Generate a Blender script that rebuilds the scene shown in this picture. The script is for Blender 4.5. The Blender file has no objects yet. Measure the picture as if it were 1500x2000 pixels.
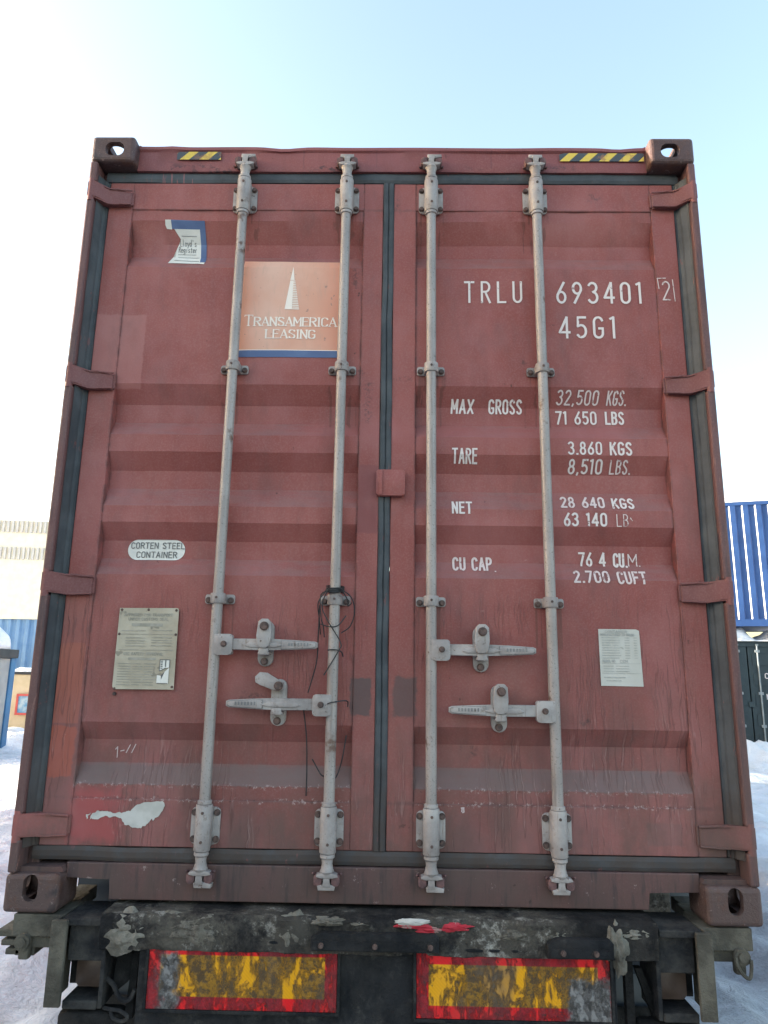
import bpy, bmesh, math, random
from mathutils import Vector, Matrix, noise
R = math.radians
C = bpy.context.scene.collection
random.seed(7)
H = 1.15                      # container floor line above the ground

# ------------------------------------------------------------------ camera, world, sun
cam_d = bpy.data.cameras.new("camera"); cam = bpy.data.objects.new("camera", cam_d); C.objects.link(cam)
bpy.context.scene.camera = cam
cam_d.sensor_fit = 'HORIZONTAL'; cam_d.sensor_width = 36; cam_d.lens = 33.6
cam_d.clip_end = 3000; cam_d.clip_start = 0.05
def cam_axes(a, b, c):
    f = Vector((math.sin(b)*math.cos(a), math.cos(b)*math.cos(a), math.sin(a)))
    r0 = Vector((math.cos(b), -math.sin(b), 0)); u0 = r0.cross(f)
    return r0*math.cos(c)+u0*math.sin(c), u0*math.cos(c)-r0*math.sin(c), f
rr, uu, ff = cam_axes(0.2176, -0.0163, 0.0147)
m = Matrix.Identity(4)
for i in range(3): m[i][0], m[i][1], m[i][2] = rr[i], uu[i], -ff[i]
m.translation = Vector((0.035, -2.5098, 0.7791 + H))
cam.matrix_world = m

SUN_EL, SUN_AZ = R(10), math.atan2(-0.99, 0.09)      # azimuth clockwise from +Y
world = bpy.data.worlds.new("World"); bpy.context.scene.world = world
world.use_nodes = True
wn = world.node_tree.nodes; wl = world.node_tree.links
sky = wn.new('ShaderNodeTexSky'); sky.sky_type = 'NISHITA'; sky.sun_disc = False
sky.sun_elevation = SUN_EL; sky.sun_rotation = SUN_AZ
sky.air_density = 1.0; sky.dust_density = 3.3; sky.ozone_density = 1.0; sky.altitude = 100
tint = wn.new('ShaderNodeMix'); tint.data_type = 'RGBA'; tint.blend_type = 'MULTIPLY'; tint.inputs[0].default_value = 1
tint.inputs[7].default_value = (1.05, 1.0, .93, 1)          # hazy winter air: a little less blue than the clear-sky model
wl.new(sky.outputs[0], tint.inputs[6]); wl.new(tint.outputs[2], wn['Background'].inputs[0]); wn['Background'].inputs[1].default_value = 0.15
sun_d = bpy.data.lights.new("sun", 'SUN'); sun_d.energy = 3.0; sun_d.angle = R(0.5); sun_d.color = (1.0, 0.91, 0.80)
sun = bpy.data.objects.new("sun", sun_d); C.objects.link(sun)
to_sun = Vector((math.sin(SUN_AZ)*math.cos(SUN_EL), math.cos(SUN_AZ)*math.cos(SUN_EL), math.sin(SUN_EL)))
sun.rotation_euler = to_sun.to_track_quat('Z', 'Y').to_euler()
sun.location = (-30, 10, 40)
vs = bpy.context.scene.view_settings
vs.view_transform = 'Standard'; vs.look = 'None'; vs.exposure = 2.60; vs.gamma = 1

# ------------------------------------------------------------------ node helpers
class NT:
    def __init__(s, name, rough=0.6, metal=0.0, spec=0.4):
        s.m = bpy.data.materials.new(name); s.m.use_nodes = True
        s.t = s.m.node_tree; s.n = s.t.nodes; s.l = s.t.links
        s.b = s.n['Principled BSDF']
        s.b.inputs['Roughness'].default_value = rough; s.b.inputs['Metallic'].default_value = metal
        s.b.inputs['Specular IOR Level'].default_value = spec
        tc = s.n.new('ShaderNodeTexCoord'); s.co = tc.outputs['Object']
        sx = s.n.new('ShaderNodeSeparateXYZ'); s.l.new(s.co, sx.inputs[0]); s.x, s.y, s.z = sx.outputs
        g = s.n.new('ShaderNodeNewGeometry'); sn = s.n.new('ShaderNodeSeparateXYZ'); s.l.new(g.outputs['Normal'], sn.inputs[0])
        s.nz = sn.outputs[2]; s.nx = sn.outputs[0]
    def put(s, sock, v):
        if hasattr(v, 'is_linked') or isinstance(v, bpy.types.NodeSocket): s.l.new(v, sock)
        elif isinstance(v, (tuple, list)) and len(v) == 3 and len(sock.default_value) == 4: sock.default_value = (*v, 1)
        else: sock.default_value = v
    def op(s, o, a, b=0.0, c=None):
        n = s.n.new('ShaderNodeMath'); n.operation = o; s.put(n.inputs[0], a); s.put(n.inputs[1], b)
        if c is not None: s.put(n.inputs[2], c)
        return n.outputs[0]
    def add(s, a, b): return s.op('ADD', a, b)
    def mul(s, a, b): return s.op('MULTIPLY', a, b)
    def sub(s, a, b): return s.op('SUBTRACT', a, b)
    def scale(s, sx, sy, sz):
        n = s.n.new('ShaderNodeMapping'); s.l.new(s.co, n.inputs[0]); n.inputs['Scale'].default_value = (sx, sy, sz)
        return n.outputs[0]
    def noise(s, sc, det=4, rough=.55, vec=None, dist=0.0):
        n = s.n.new('ShaderNodeTexNoise'); s.l.new(vec if vec is not None else s.co, n.inputs['Vector'])
        n.inputs['Scale'].default_value = sc; n.inputs['Detail'].default_value = det
        n.inputs['Roughness'].default_value = rough; n.inputs['Distortion'].default_value = dist
        return n.outputs['Fac']
    def ss(s, v, a, b, lo=0.0, hi=1.0):
        n = s.n.new('ShaderNodeMapRange'); n.interpolation_type = 'SMOOTHSTEP'
        s.put(n.inputs[0], v); n.inputs[1].default_value = a; n.inputs[2].default_value = b
        n.inputs[3].default_value = lo; n.inputs[4].default_value = hi
        return n.outputs[0]
    def mix(s, f, a, b, mode='MIX'):
        n = s.n.new('ShaderNodeMix'); n.data_type = 'RGBA'; n.blend_type = mode
        s.put(n.inputs[0], f); s.put(n.inputs[6], a); s.put(n.inputs[7], b)
        return n.outputs[2]
    def rect(s, x0, x1, z0, z1, soft=.004, wob=.0, x=None, z=None):
        x = s.x if x is None else x; z = s.z if z is None else z
        if wob:
            w = s.mul(s.sub(s.noise(38, 3), .5), wob*2); x = s.add(x, w); z = s.add(z, w)
        a = s.mul(s.ss(x, x0-soft, x0+soft), s.ss(x, x1-soft, x1+soft, 1, 0))
        b = s.mul(s.ss(z, z0-soft, z0+soft), s.ss(z, z1-soft, z1+soft, 1, 0))
        return s.mul(a, b)
    def bump(s, h, strength=.3, dist=.004, prev=None):
        n = s.n.new('ShaderNodeBump'); s.put(n.inputs['Height'], h)
        n.inputs['Strength'].default_value = strength; n.inputs['Distance'].default_value = dist
        if prev is not None: s.l.new(prev, n.inputs['Normal'])
        s.l.new(n.outputs[0], s.b.inputs['Normal']); return n.outputs[0]
    def col(s, v): s.put(s.b.inputs['Base Color'], v); return s
    def rough(s, v): s.put(s.b.inputs['Roughness'], v); return s

def simple(name, c1, c2, sc=8, rough=.6, metal=0, bump=.15, bd=.003, spk=None, spec=.4):
    t = NT(name, rough, metal, spec)
    c = t.mix(t.ss(t.noise(sc, 5), .35, .65), c1, c2)
    if spk: c = t.mix(t.ss(t.noise(spk[0], 2), spk[1], spk[1]+.04), c, spk[2])
    t.col(c)
    if bump: t.bump(t.noise(sc*8, 4), bump, bd)
    return t.m

# ------------------------------------------------------------------ materials
def paint_mod(name, base, fn):
    m = base.copy(); m.name = name
    t = NT.__new__(NT); t.m = m; t.t = m.node_tree; t.n = t.t.nodes; t.l = t.t.links; t.b = t.n['Principled BSDF']
    tc = t.n.new('ShaderNodeTexCoord'); t.co = tc.outputs['Object']
    sx = t.n.new('ShaderNodeSeparateXYZ'); t.l.new(t.co, sx.inputs[0]); t.x, t.y, t.z = sx.outputs
    c = t.b.inputs['Base Color'].links[0].from_socket
    t.col(fn(t, c)); return m
def make_paint(name, base1, base2, doors=False, dark=0.0):
    t = NT(name, .52, 0, .35)
    big = t.ss(t.noise(1.7, 4, .6), .36, .64)
    c = t.mix(big, base1, base2)
    st = t.noise(7, 4, .6, vec=t.scale(2.6, 1, .30))
    c = t.mix(t.ss(st, .42, .78, 0, .30), c, tuple(v*.62 for v in base1))
    fine = t.noise(160, 2)
    c = t.mix(t.ss(fine, .4, .75, 0, .16), c, (.42, .25, .23))
    # road dust thickening on the lower part and lying on upward faces
    low = t.mul(t.ss(t.z, -.05, 1.25, 1, 0), t.ss(t.noise(5, 6, .66, vec=t.scale(1.6, 1, .9)), .34, .66, .30, .95))
    c = t.mix(low, c, (.128, .075, .063))
    up = t.mul(t.ss(t.nz, .15, .42), t.ss(t.noise(10, 5, .7, vec=t.scale(.6, 1, 3)), .30, .66, .15, 1.0))
    c = t.mix(t.mul(up, .40), c, (.205, .150, .145))
    low2 = t.mul(t.ss(t.z, -.02, .62, 1, 0), t.ss(t.noise(9, 6, .7, vec=t.scale(1.8, 1, .6)), .34, .64, .25, .9))
    c = t.mix(t.mul(low2, .7), c, (.098, .064, .055))
    # rust specks and chips
    sp = t.mul(t.ss(t.noise(24, 3, .65), .70, .74), t.ss(t.noise(3.1, 2), .45, .6))
    c = t.mix(t.mul(sp, .85), c, (.055, .030, .026))
    runs = None
    if doors:
        def patch(f, col, k): 
            nonlocal c
            c = t.mix(t.mul(f, k), c, col)
        patch(t.rect(-1.2, -.955, 1.83, 2.135, .004, .006), (.40, .165, .150), .55)
        patch(t.rect(-1.2, -1.062, .585, .86, .003, .003), (.35, .105, .070), .75)
        patch(t.rect(-1.2, -1.066, .41, .575, .004, .012), (.36, .085, .048), .85)
        patch(t.rect(-1.2, -1.055, .86, 1.02, .01, .01), (.30, .10, .08), .5)
        patch(t.rect(-1.06, -.88, .20, .375, .03, .03), (.40, .075, .075), .7)
        patch(t.rect(-.108, -.03, 1.27, 1.53, .004, .008), (.21, .060, .058), .8)
        patch(t.rect(-.118, -.045, .625, .752, .004, .012), (.085, .062, .060), .8)
        patch(t.rect(.036, .115, .622, .757, .006, .016), (.085, .062, .060), .72)
        patch(t.rect(.888, 1.005, .222, .292, .004, .006), (.13, .080, .070), .6)
        patch(t.rect(-.30, .90, 1.62, 1.70, .05, .02), (.33, .105, .10), .5)
        # rusty and black rub marks, each in its own place
        for (rx, rz_, rw, rh) in ((-.115, 1.895, .05, .03), (.055, 1.875, .075, .010), (.825, 2.665, .045, .035), (-.63, .595, .04, .018), (.30, .51, .05, .04), (.70, .615, .04, .035), (-.135, 2.30, .02, .10), (-1.005, .80, .02, .02), (.03, 2.62, .02, .10), (-.075, 1.78, .03, .16), (.52, 1.95, .03, .02), (-.46, .68, .10, .03)):
            patch(t.mul(t.rect(rx-rw/2, rx+rw/2, rz_-rh/2, rz_+rh/2, .014, .012), t.ss(t.noise(58, 5, .75), .48, .60)), (.060, .036, .034), .75)
        sc2 = t.mul(t.ss(t.noise(13, 6, .8, vec=t.scale(1, 1, 2.2)), .655, .675), t.ss(t.noise(2.3, 3), .50, .58))
        patch(sc2, (.43, .22, .20), .5)
        fade = t.ss(t.noise(2.6, 5, .62, vec=t.scale(1.3, 1, .8)), .44, .68)
        patch(fade, (.39, .150, .145), .34)
        dirt = t.ss(t.noise(3.7, 6, .68, vec=t.scale(1.6, 1, .7)), .50, .72)
        patch(dirt, (.155, .070, .064), .42)
        # grime gathered along the lower ends of stiles and at the rail joints
        for zc_ in (2.604, .341):
            patch(t.mul(t.ss(t.op('ABSOLUTE', t.sub(t.z, zc_)), .010, .001), t.ss(t.noise(20, 4, .7), .36, .60)), (.12, .060, .056), .55)
        for xc_ in (-1.053, -.107, .107, 1.053):
            patch(t.mul(t.ss(t.op('ABSOLUTE', t.sub(t.x, xc_)), .009, .001), t.ss(t.noise(14, 4, .7), .38, .60)), (.105, .052, .048), .6)
        for bx_ in (-.592, -.176, .165, .586):          # thin rust runs below the bearing bolts and guides
            for zt_, ln_ in ((2.60, .16), (1.89, .20), (1.005, .14), (.215, .03)):
                stk = t.noise(30, 2, .5, vec=t.scale(2.2, 1, .06))
                patch(t.mul(t.rect(bx_-.056, bx_+.056, zt_-ln_, zt_, .012, .02), t.ss(stk, .54, .62)), (.10, .042, .032), .5)
        # dirt crust above the bottom rail: band on the lowest rib and a ragged line under it
        zz = t.add(t.z, t.mul(t.sub(t.noise(34, 4, .7), .5), .035))
        inner = t.mul(t.ss(t.op('ABSOLUTE', t.x), .1, .11), t.ss(t.op('ABSOLUTE', t.x), 1.05, 1.06, 1, 0))
        band = t.mul(inner, t.mul(t.ss(zz, .383, .389), t.ss(zz, .440, .462, 1, 0)))
        patch(t.mul(band, t.ss(t.noise(60, 3), .2, .5, .7, 1)), (.150, .108, .098), .72)
        inner = t.mul(t.ss(t.op('ABSOLUTE', t.x), .1, .11), t.ss(t.op('ABSOLUTE', t.x), 1.05, 1.06, 1, 0))
        crust = t.add(t.mul(t.ss(zz, .372, .384), t.ss(zz, .388, .396, 1, 0)),
                      t.mul(t.ss(zz, .330, .338), t.ss(zz, .342, .352, 1, 0)))
        fl = t.mul(t.mul(crust, inner), t.ss(t.noise(75, 4, .75), .54, .64))
        patch(fl, (.46, .36, .34), .65)
        dk = t.mul(t.mul(crust, inner), t.ss(t.noise(52, 4, .75), .40, .34))
        patch(dk, (.07, .04, .035), .7)
        # runs of dirty melt water: thin wavering vertical lines
        wx = t.add(t.x, t.mul(t.sub(t.noise(11, 3), .5), .030))
        cx = t.n.new('ShaderNodeCombineXYZ'); t.put(cx.inputs[0], t.mul(wx, 62)); t.put(cx.inputs[2], t.mul(t.z, 2.6))
        ln = t.noise(1.0, 2, .5, vec=cx.outputs[0])
        lines = t.mul(t.ss(ln, .515, .535), t.ss(ln, .545, .57, 1, 0))
        where = t.mul(t.ss(t.z, .95, 1.1, 1, .04), t.ss(t.noise(3.1, 3, vec=t.scale(1.5, 1, .8)), .44, .60))
        runs = t.mul(lines, where)
        patch(runs, (.115, .055, .050), .40)
        lite = t.mul(t.mul(t.ss(ln, .565, .575), t.ss(ln, .58, .59, 1, 0)), t.mul(where, t.ss(t.z, .5, .75, 1, .1)))
        patch(lite, (.40, .27, .25), .28)
    if dark: c = t.mix(dark, c, (.055, .038, .038))
    t.col(c)
    t.rough(t.ss(t.noise(12, 4), .3, .7, .42, .68))
    p = t.bump(t.noise(7, 3), .25, .010)
    p = t.bump(t.noise(240, 2), .12, .0015, p)
    if runs is not None: t.bump(runs, .6, .003, p)
    return t.m

PAINT = make_paint("red_oxide_paint", (.256, .066, .056), (.308, .092, .078), doors=True)
PAINT_BODY = make_paint("red_oxide_paint_body", (.215, .062, .060), (.270, .084, .080))
PAINT_POST = make_paint("worn_post_paint", (.150, .066, .062), (.20, .085, .080), dark=.36)
PAINT_CAST = make_paint("casting_paint", (.080, .044, .042), (.118, .062, .056), dark=.35)
def rough_cast(t, c):
    c = t.mix(t.ss(t.noise(15, 6, .75), .52, .62, 0, .75), c, (.105, .050, .036))
    c = t.mix(t.ss(t.noise(48, 5, .75), .60, .66, 0, .7), c, (.27, .20, .185))
    c = t.mix(t.ss(t.noise(9, 5, .7), .56, .66, 0, .7), c, (.035, .026, .028))
    n = t.n.new('ShaderNodeBump'); t.put(n.inputs['Height'], t.noise(30, 6, .75)); n.inputs['Strength'].default_value = .9; n.inputs['Distance'].default_value = .006
    t.l.new(t.b.inputs['Normal'].links[0].from_socket, n.inputs['Normal']); t.l.new(n.outputs[0], t.b.inputs['Normal'])
    return c
PAINT_HINGE = make_paint("hinge_paint", (.180, .058, .055), (.240, .082, .077), dark=.15)
CASTM = paint_mod("rough_casting_paint", PAINT_CAST, rough_cast)
PAINT_SILL = make_paint("sill_paint", (.165, .062, .056), (.21, .080, .072), dark=.36)
PAINT_SILL = paint_mod("grimy_sill_paint", PAINT_SILL, lambda t, c: t.mix(t.ss(t.noise(10, 5, .7, vec=t.scale(3, 1, .35)), .50, .66, 0, .8), t.mix(t.ss(t.noise(30, 5, .8), .63, .68, 0, .6), c, (.36, .27, .25)), (.055, .040, .040)))
PAINT_POST = paint_mod("scraped_post_paint", PAINT_POST, lambda t, c: t.mix(t.ss(t.noise(11, 6, .75, vec=t.scale(3, 1, .5)), .60, .66, 0, .7), t.mix(t.ss(t.noise(8, 5, .7, vec=t.scale(3, 1, .3)), .48, .62, 0, .6), c, (.050, .038, .042)), (.30, .15, .12)))

def header_marks(t, c):
    low = t.mul(t.ss(t.z, 2.83, 2.785), t.ss(t.noise(22, 5, .75, vec=t.scale(1, 1, 1.6)), .52, .60))
    c = t.mix(t.mul(low, t.mul(t.ss(t.noise(2.2, 2), .46, .56), .85)), c, (.045, .030, .034))
    sc = t.mul(t.ss(t.noise(16, 5, .8, vec=t.scale(2.2, 1, .6)), .66, .70), t.ss(t.noise(1.6, 2), .48, .56))
    c = t.mix(t.mul(sc, .8), c, (.05, .03, .035))
    for x in (-.36, -.06, .20, .41, .62): c = t.mix(t.mul(t.rect(x, x+.004, 2.79, 2.87, .003, .004), .45), c, (.09, .04, .045))
    return t.mix(t.ss(t.noise(3.0, 4), .52, .62, 0, .35), c, (.20, .068, .078))
PAINT_HEAD = paint_mod("header_paint", PAINT_BODY, header_marks)
def rubber():
    t = NT("rubber_seal", .62, 0, .3)
    c = t.mix(t.ss(t.noise(6, 5, .65), .35, .65), (.046, .052, .059), (.080, .088, .095))
    c = t.mix(t.mul(t.ss(t.z, .15, .60, 1, .05), t.ss(t.noise(13, 6, .7), .28, .62, .35, 1)), c, (.066, .049, .042))
    c = t.mix(t.mul(t.ss(t.noise(13, 5, .75, vec=t.scale(2.5, 1, .7)), .62, .67), .55), c, (.20, .075, .072))
    dr_ = t.mul(t.rect(-1.0, -.80, 2.70, 2.79, .01, .01), t.ss(t.noise(16, 2, .5, vec=t.scale(3.5, 1, .25)), .56, .60))
    c = t.mix(t.mul(dr_, .8), c, (.30, .12, .12))
    t.col(c); t.bump(t.noise(60, 3), .2, .003); return t.m
RUBBER = rubber()
def galv():
    t = NT("galvanised_rod", .48, .15, .5)
    c = t.mix(t.ss(t.noise(5, 4), .35, .65), (.275, .240, .224), (.350, .308, .288))
    c = t.mix(t.ss(t.noise(120, 4, .75), .56, .66), c, (.17, .145, .13))
    c = t.mix(t.ss(t.noise(6, 5, .7, vec=t.scale(8, 8, .35)), .52, .66, 0, .75), c, (.215, .178, .16))
    c = t.mix(t.mul(t.ss(t.noise(4, 4, .7), .60, .66), t.ss(t.noise(40, 4), .4, .6)), c, (.13, .075, .055))
    c = t.mix(t.ss(t.noise(30, 4, .7), .72, .76), c, (.10, .055, .04))
    t.col(c); t.bump(t.noise(130, 3), .35, .002); return t.m
GALV = galv()
def bracket_paint():
    t = NT("bracket_paint", .55, .05, .45)
    c = t.mix(t.ss(t.noise(8, 5, .65), .32, .66), (.245, .212, .200), (.385, .345, .325))
    c = t.mix(t.ss(t.noise(30, 5, .75), .56, .70, 0, .8), c, (.20, .155, .135))
    c = t.mix(t.mul(t.ss(t.noise(52, 5, .8), .60, .66), t.ss(t.noise(7, 2), .42, .55)), c, (.095, .048, .034))
    c = t.mix(t.ss(t.noise(14, 5, .75, vec=t.scale(5, 5, .5)), .58, .70, 0, .6), c, (.17, .115, .09))
    t.col(c); t.rough(t.ss(t.noise(26, 4), .3, .7, .4, .75)); p = t.bump(t.noise(34, 4, .7), .5, .003); t.bump(t.noise(150, 3), .4, .0015, p); return t.m
GALV_B = bracket_paint()
GALV_D = simple("dull_steel_grip", (.17, .165, .168), (.235, .225, .225), 14, .45, .4, .4, .003, (60, .62, (.13, .11, .10)))
BOLT = simple("rusty_bolt", (.075, .052, .047), (.15, .095, .080), 60, .7, .2, .4, .003)
LUG = simple("keeper_lug_paint", (.10, .055, .055), (.17, .085, .080), 40, .7, 0, .4, .003)
def lettermat(name, c, wear=.60, sc=45):
    t = NT(name, .6)
    col = t.mix(t.ss(t.noise(sc, 4, .7), wear, wear+.05), c, (.33, .19, .175))
    t.col(col); return t.m
LET = lettermat("white_stencil_paint", (.72, .62, .58), .62)
LET_W = lettermat("worn_stencil_paint", (.68, .55, .52), .58)
LET_O = lettermat("decal_letter", (.88, .76, .66), .75)
INK = simple("grey_ink", (.10, .10, .10), (.16, .155, .15), 30, .7, 0, 0)
INK_F = simple("faded_ink", (.27, .25, .20), (.36, .33, .275), 30, .7, 0, 0)
INK_FG = simple("faded_grey_ink", (.34, .33, .30), (.43, .42, .39), 30, .7, 0, 0)
def decal_orange():
    t = NT("orange_vinyl", .45)
    c = t.mix(t.ss(t.noise(4, 4), .3, .7), (.66, .33, .225), (.74, .44, .33))
    edge = t.ss(t.op('ABSOLUTE', t.add(t.x, .39)), .08, .21)
    c = t.mix(t.mul(edge, .6), c, (.68, .255, .155))
    c = t.mix(t.ss(t.noise(20, 5, .7, vec=t.scale(3, 1, .6)), .5, .7, 0, .35), c, (.52, .32, .24))
    c = t.mix(t.ss(t.noise(42, 2), .68, .72, 0, .8), c, (.34, .20, .16))
    t.col(c); return t.m
DEC_O = decal_orange()
DEC_B = simple("blue_vinyl", (.075, .115, .235), (.10, .15, .28), 9, .45, 0, 0)
PAPER = simple("aged_white_sticker", (.66, .63, .57), (.74, .71, .65), 14, .6, 0, .2, .003)
PLATE = simple("aged_data_plate", (.37, .315, .235), (.47, .415, .325), 10, .5, .1, .2, .003, (22, .66, (.25, .22, .17)))
PLATE_W = simple("pale_data_sheet", (.50, .475, .42), (.57, .545, .49), 9, .5, 0, .15, .003, (40, .70, (.40, .38, .33)))
WHITEPAINT = simple("white_paint_scab", (.44, .42, .38), (.54, .515, .475), 20, .7, 0, .3, .003)
def hazard(name, x0, shift, dirt):
    t = NT(name, .45)
    ph = t.op('FRACT', t.mul(t.add(t.add(t.x, t.mul(t.z, -1.0 if shift > 0 else -1.0)), shift), 1/.080), 0)
    f = t.ss(ph, .47, .50)
    c = t.mix(f, (.66, .47, .075), (.055, .065, .075))
    c = t.mix(t.ss(t.noise(26, 4, .7), .52, .66, 0, dirt), c, (.30, .14, .07))
    t.col(c); return t.m
HAZ_L = hazard("hazard_tape_faded", 0, .015, .55); HAZ_R = hazard("hazard_tape", 0, .052, .7)

def grime(name, c1, c2, ice=0.0):
    t = NT(name, .9, 0, .16)
    c = t.mix(t.ss(t.noise(9, 5, .65), .36, .64), c1, c2)
    if ice:
        f = t.ss(t.noise(5.5, 8, .74, dist=.25), .40, .62)
        f = t.mul(f, t.mul(ice, t.op('MAXIMUM', t.ss(t.noise(2.1, 3, .5, vec=t.scale(1, .5, .5)), .40, .58, .12, 1.0), t.ss(t.x, -.20, -.45))))
        c = t.mix(t.mul(f, .8), c, (.120, .104, .084))
        c = t.mix(t.mul(f, t.ss(t.noise(17, 7, .78), .52, .66)), c, (.38, .355, .315))
        c = t.mix(t.mul(t.op('MINIMUM', t.mul(f, 2.0), 1.0), t.ss(t.noise(46, 5, .75), .46, .64)), c, (.060, .052, .045))
    t.col(c); p = t.bump(t.noise(11, 5, .7), .8, .02); t.bump(t.noise(70, 4, .7), .6, .006, p)
    return t.m
BEAM = grime("icy_black_beam", (.008, .008, .009), (.022, .020, .020), 1.0)
BLACK = grime("sooty_steel", (.008, .008, .008), (.026, .024, .023))
BLACK_ICE = grime("sooty_steel_iced", (.009, .010, .012), (.022, .022, .024), .16)
OLIVE = grime("dusty_chassis_paint", (.066, .059, .048), (.130, .116, .092))
OLIVE_D = grime("dusty_chassis_dark", (.018, .018, .020), (.055, .051, .047))
ICE = grime("dirty_ice", (.10, .088, .072), (.22, .20, .168), .8)
TYRE = grime("muddy_tyre", (.020, .019, .019), (.055, .047, .040))
RIMM = simple("wheel_rim", (.25, .24, .22), (.35, .33, .30), 8, .5, .3)
GUARD = simple("mudguard_plastic", (.020, .026, .034), (.035, .042, .052), 6, .4, 0, .2)
REDP = lettermat("red_paint", (.40, .02, .035), .58, 18)
def reflector(name, x0, x1, z0, z1, bx, bz, seed):
    t = NT(name, .38, 0, .5)
    off = t.scale(1, 1, 1)
    yel = t.rect(x0+bx, x1-bx, z0+bz, z1-bz, .0015)
    n = t.noise(15, 9, .78, vec=t.scale(1+.13*seed, 1, .62), dist=.3)
    wipe = t.noise(10, 3, .6, vec=t.scale(1.25+.2*seed, 1, .05))                    # where a glove or brush has wiped it, in vertical passes
    mud = t.ss(t.add(n, t.mul(t.sub(wipe, .5), -.55)), .43, .53)
    grain = t.ss(t.op('FRACT', t.mul(t.add(t.x, t.z), 90)), .35, .65, .92, 1.0)
    c = t.mix(yel, (.70, .006, .010), (.74, .33, .002))
    c = t.mix(grain, (.12, .03, .01), c)
    brown = t.mix(t.ss(t.noise(40, 7, .8), .44, .60), (.060, .040, .022), (.36, .175, .012))
    redm = t.mix(t.ss(t.noise(26, 6, .75), .42, .60), (.16, .010, .016), (.38, .012, .022))
    c = t.mix(t.mul(mud, .94), c, t.mix(yel, redm, brown))
    g = t.mul(t.ss(t.noise(2.9, 3, .5, vec=t.scale(1+.2*seed, 1, .5)), .52, .58), t.ss(t.noise(18, 4), .3, .6, .6, 1))
    c = t.mix(t.mul(g, t.mix(yel, (.15, .15, .15), (.66, .66, .66)) if seed > 1 else t.mix(yel, (.1, .1, .1), (.4, .4, .4))), c, (.125, .098, .078))
    k = t.ss(t.noise(20, 8, .8), .60, .64); c = t.mix(t.mul(k, .85), c, (.025, .021, .020))
    if seed > 1: gz = t.rect(.585, .72, -.30, -.145, .012, .035)
    else: gz = t.rect(-.682, -.625, -.262, -.092, .014, .03)
    c = t.mix(gz, c, t.mix(t.ss(t.noise(50, 4, .7), .42, .58), (.075, .068, .064), (.21, .20, .195)))
    t.col(c); t.rough(t.ss(n, .4, .6, .32, .85)); t.bump(t.mul(mud, t.noise(40, 7, .8)), 1.0, .012); return t.m

def snowmat(name, dirt=.0):
    t = NT(name, .7, 0, .25)
    c = t.mix(t.ss(t.noise(.7, 5, .6), .35, .65), (.80, .82, .85), (.86, .87, .89))
    if dirt:
        d = t.mul(t.ss(t.noise(1.1, 6, .7), .48, .66), dirt)
        c = t.mix(d, c, (.50, .485, .46))
        k = t.ss(t.noise(7, 5, .75), .66, .72); c = t.mix(t.mul(k, dirt), c, (.26, .235, .21))
        lane = t.ss(t.add(t.op('ABSOLUTE', t.sub(t.x, .8)), t.mul(t.sub(t.noise(.9, 4), .5), 2.0)), 1.7, 3.4, 1, 0)
        yard = t.ss(t.add(t.y, t.mul(t.noise(.8, 4), 2.0)), .2, -2.2)
        lane = t.op('MAXIMUM', lane, t.ss(t.add(t.y, t.mul(t.noise(.8, 4), 2.0)), -.5, -3.0))
        c = t.mix(lane, c, t.mix(t.ss(t.noise(3.2, 6, .7), .36, .66), (.46, .47, .49), (.34, .35, .365)))
        c = t.mix(yard, c, t.mix(t.ss(t.noise(2.2, 6, .7), .36, .66), (.26, .26, .265), (.13, .128, .125)))
    t.col(c); p = t.bump(t.noise(5, 6, .68, dist=.4), .9, .10); t.bump(t.noise(34, 5, .72), .8, .02, p); return t.m
SNOW = snowmat("trampled_snow", .55); SNOWCAP = snowmat("clean_snow")
BLUE = simple("blue_container_paint", (.022, .066, .205), (.030, .085, .25), 3, .5, 0, .1)
GREEN = simple("dark_green_paint", (.022, .036, .042), (.030, .047, .053), 3, .5, 0, .1)
GREENROD = simple("green_rod_paint", (.20, .23, .24), (.27, .30, .31), 8, .5)
PALE = simple("pale_cladding", (.80, .70, .53), (.84, .75, .60), 2, .7, 0, .1)
PALE_D = simple("ribbed_cladding", (.56, .51, .46), (.62, .57, .52), 2, .7, 0, .1)
LBLUE = simple("light_blue_sheet", (.14, .27, .46), (.19, .33, .52), 2, .5, 0, .1)
BEIGE = simple("beige_plaster", (.52, .41, .25), (.60, .48, .31), 3, .8, 0, .2)
CABIN = simple("cabin_grey_panel", (.28, .29, .29), (.34, .35, .35), 3, .6, 0, .1)
CABINB = simple("cabin_blue_frame", (.03, .13, .27), (.04, .16, .32), 3, .5, 0, .1)
DARKROOF = simple("dark_roof_edge", (.025, .027, .03), (.04, .042, .046), 3, .6, 0, .1)
GLASS = simple("window_glass", (.03, .04, .05), (.05, .06, .075), 2, .08, 0, 0, spec=.6)
SIGNRED = simple("sign_red", (.50, .07, .06), (.58, .10, .08), 4, .5, 0, 0)
SIGNB = simple("sign_blue", (.10, .26, .42), (.42, .50, .52), 5, .5, 0, 0)
WIRE = simple("black_wire", (.018, .018, .020), (.03, .03, .032), 20, .5, 0, 0)
CHALK = simple("chalk", (.52, .40, .38), (.60, .48, .46), 60, .9, 0, 0)

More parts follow.
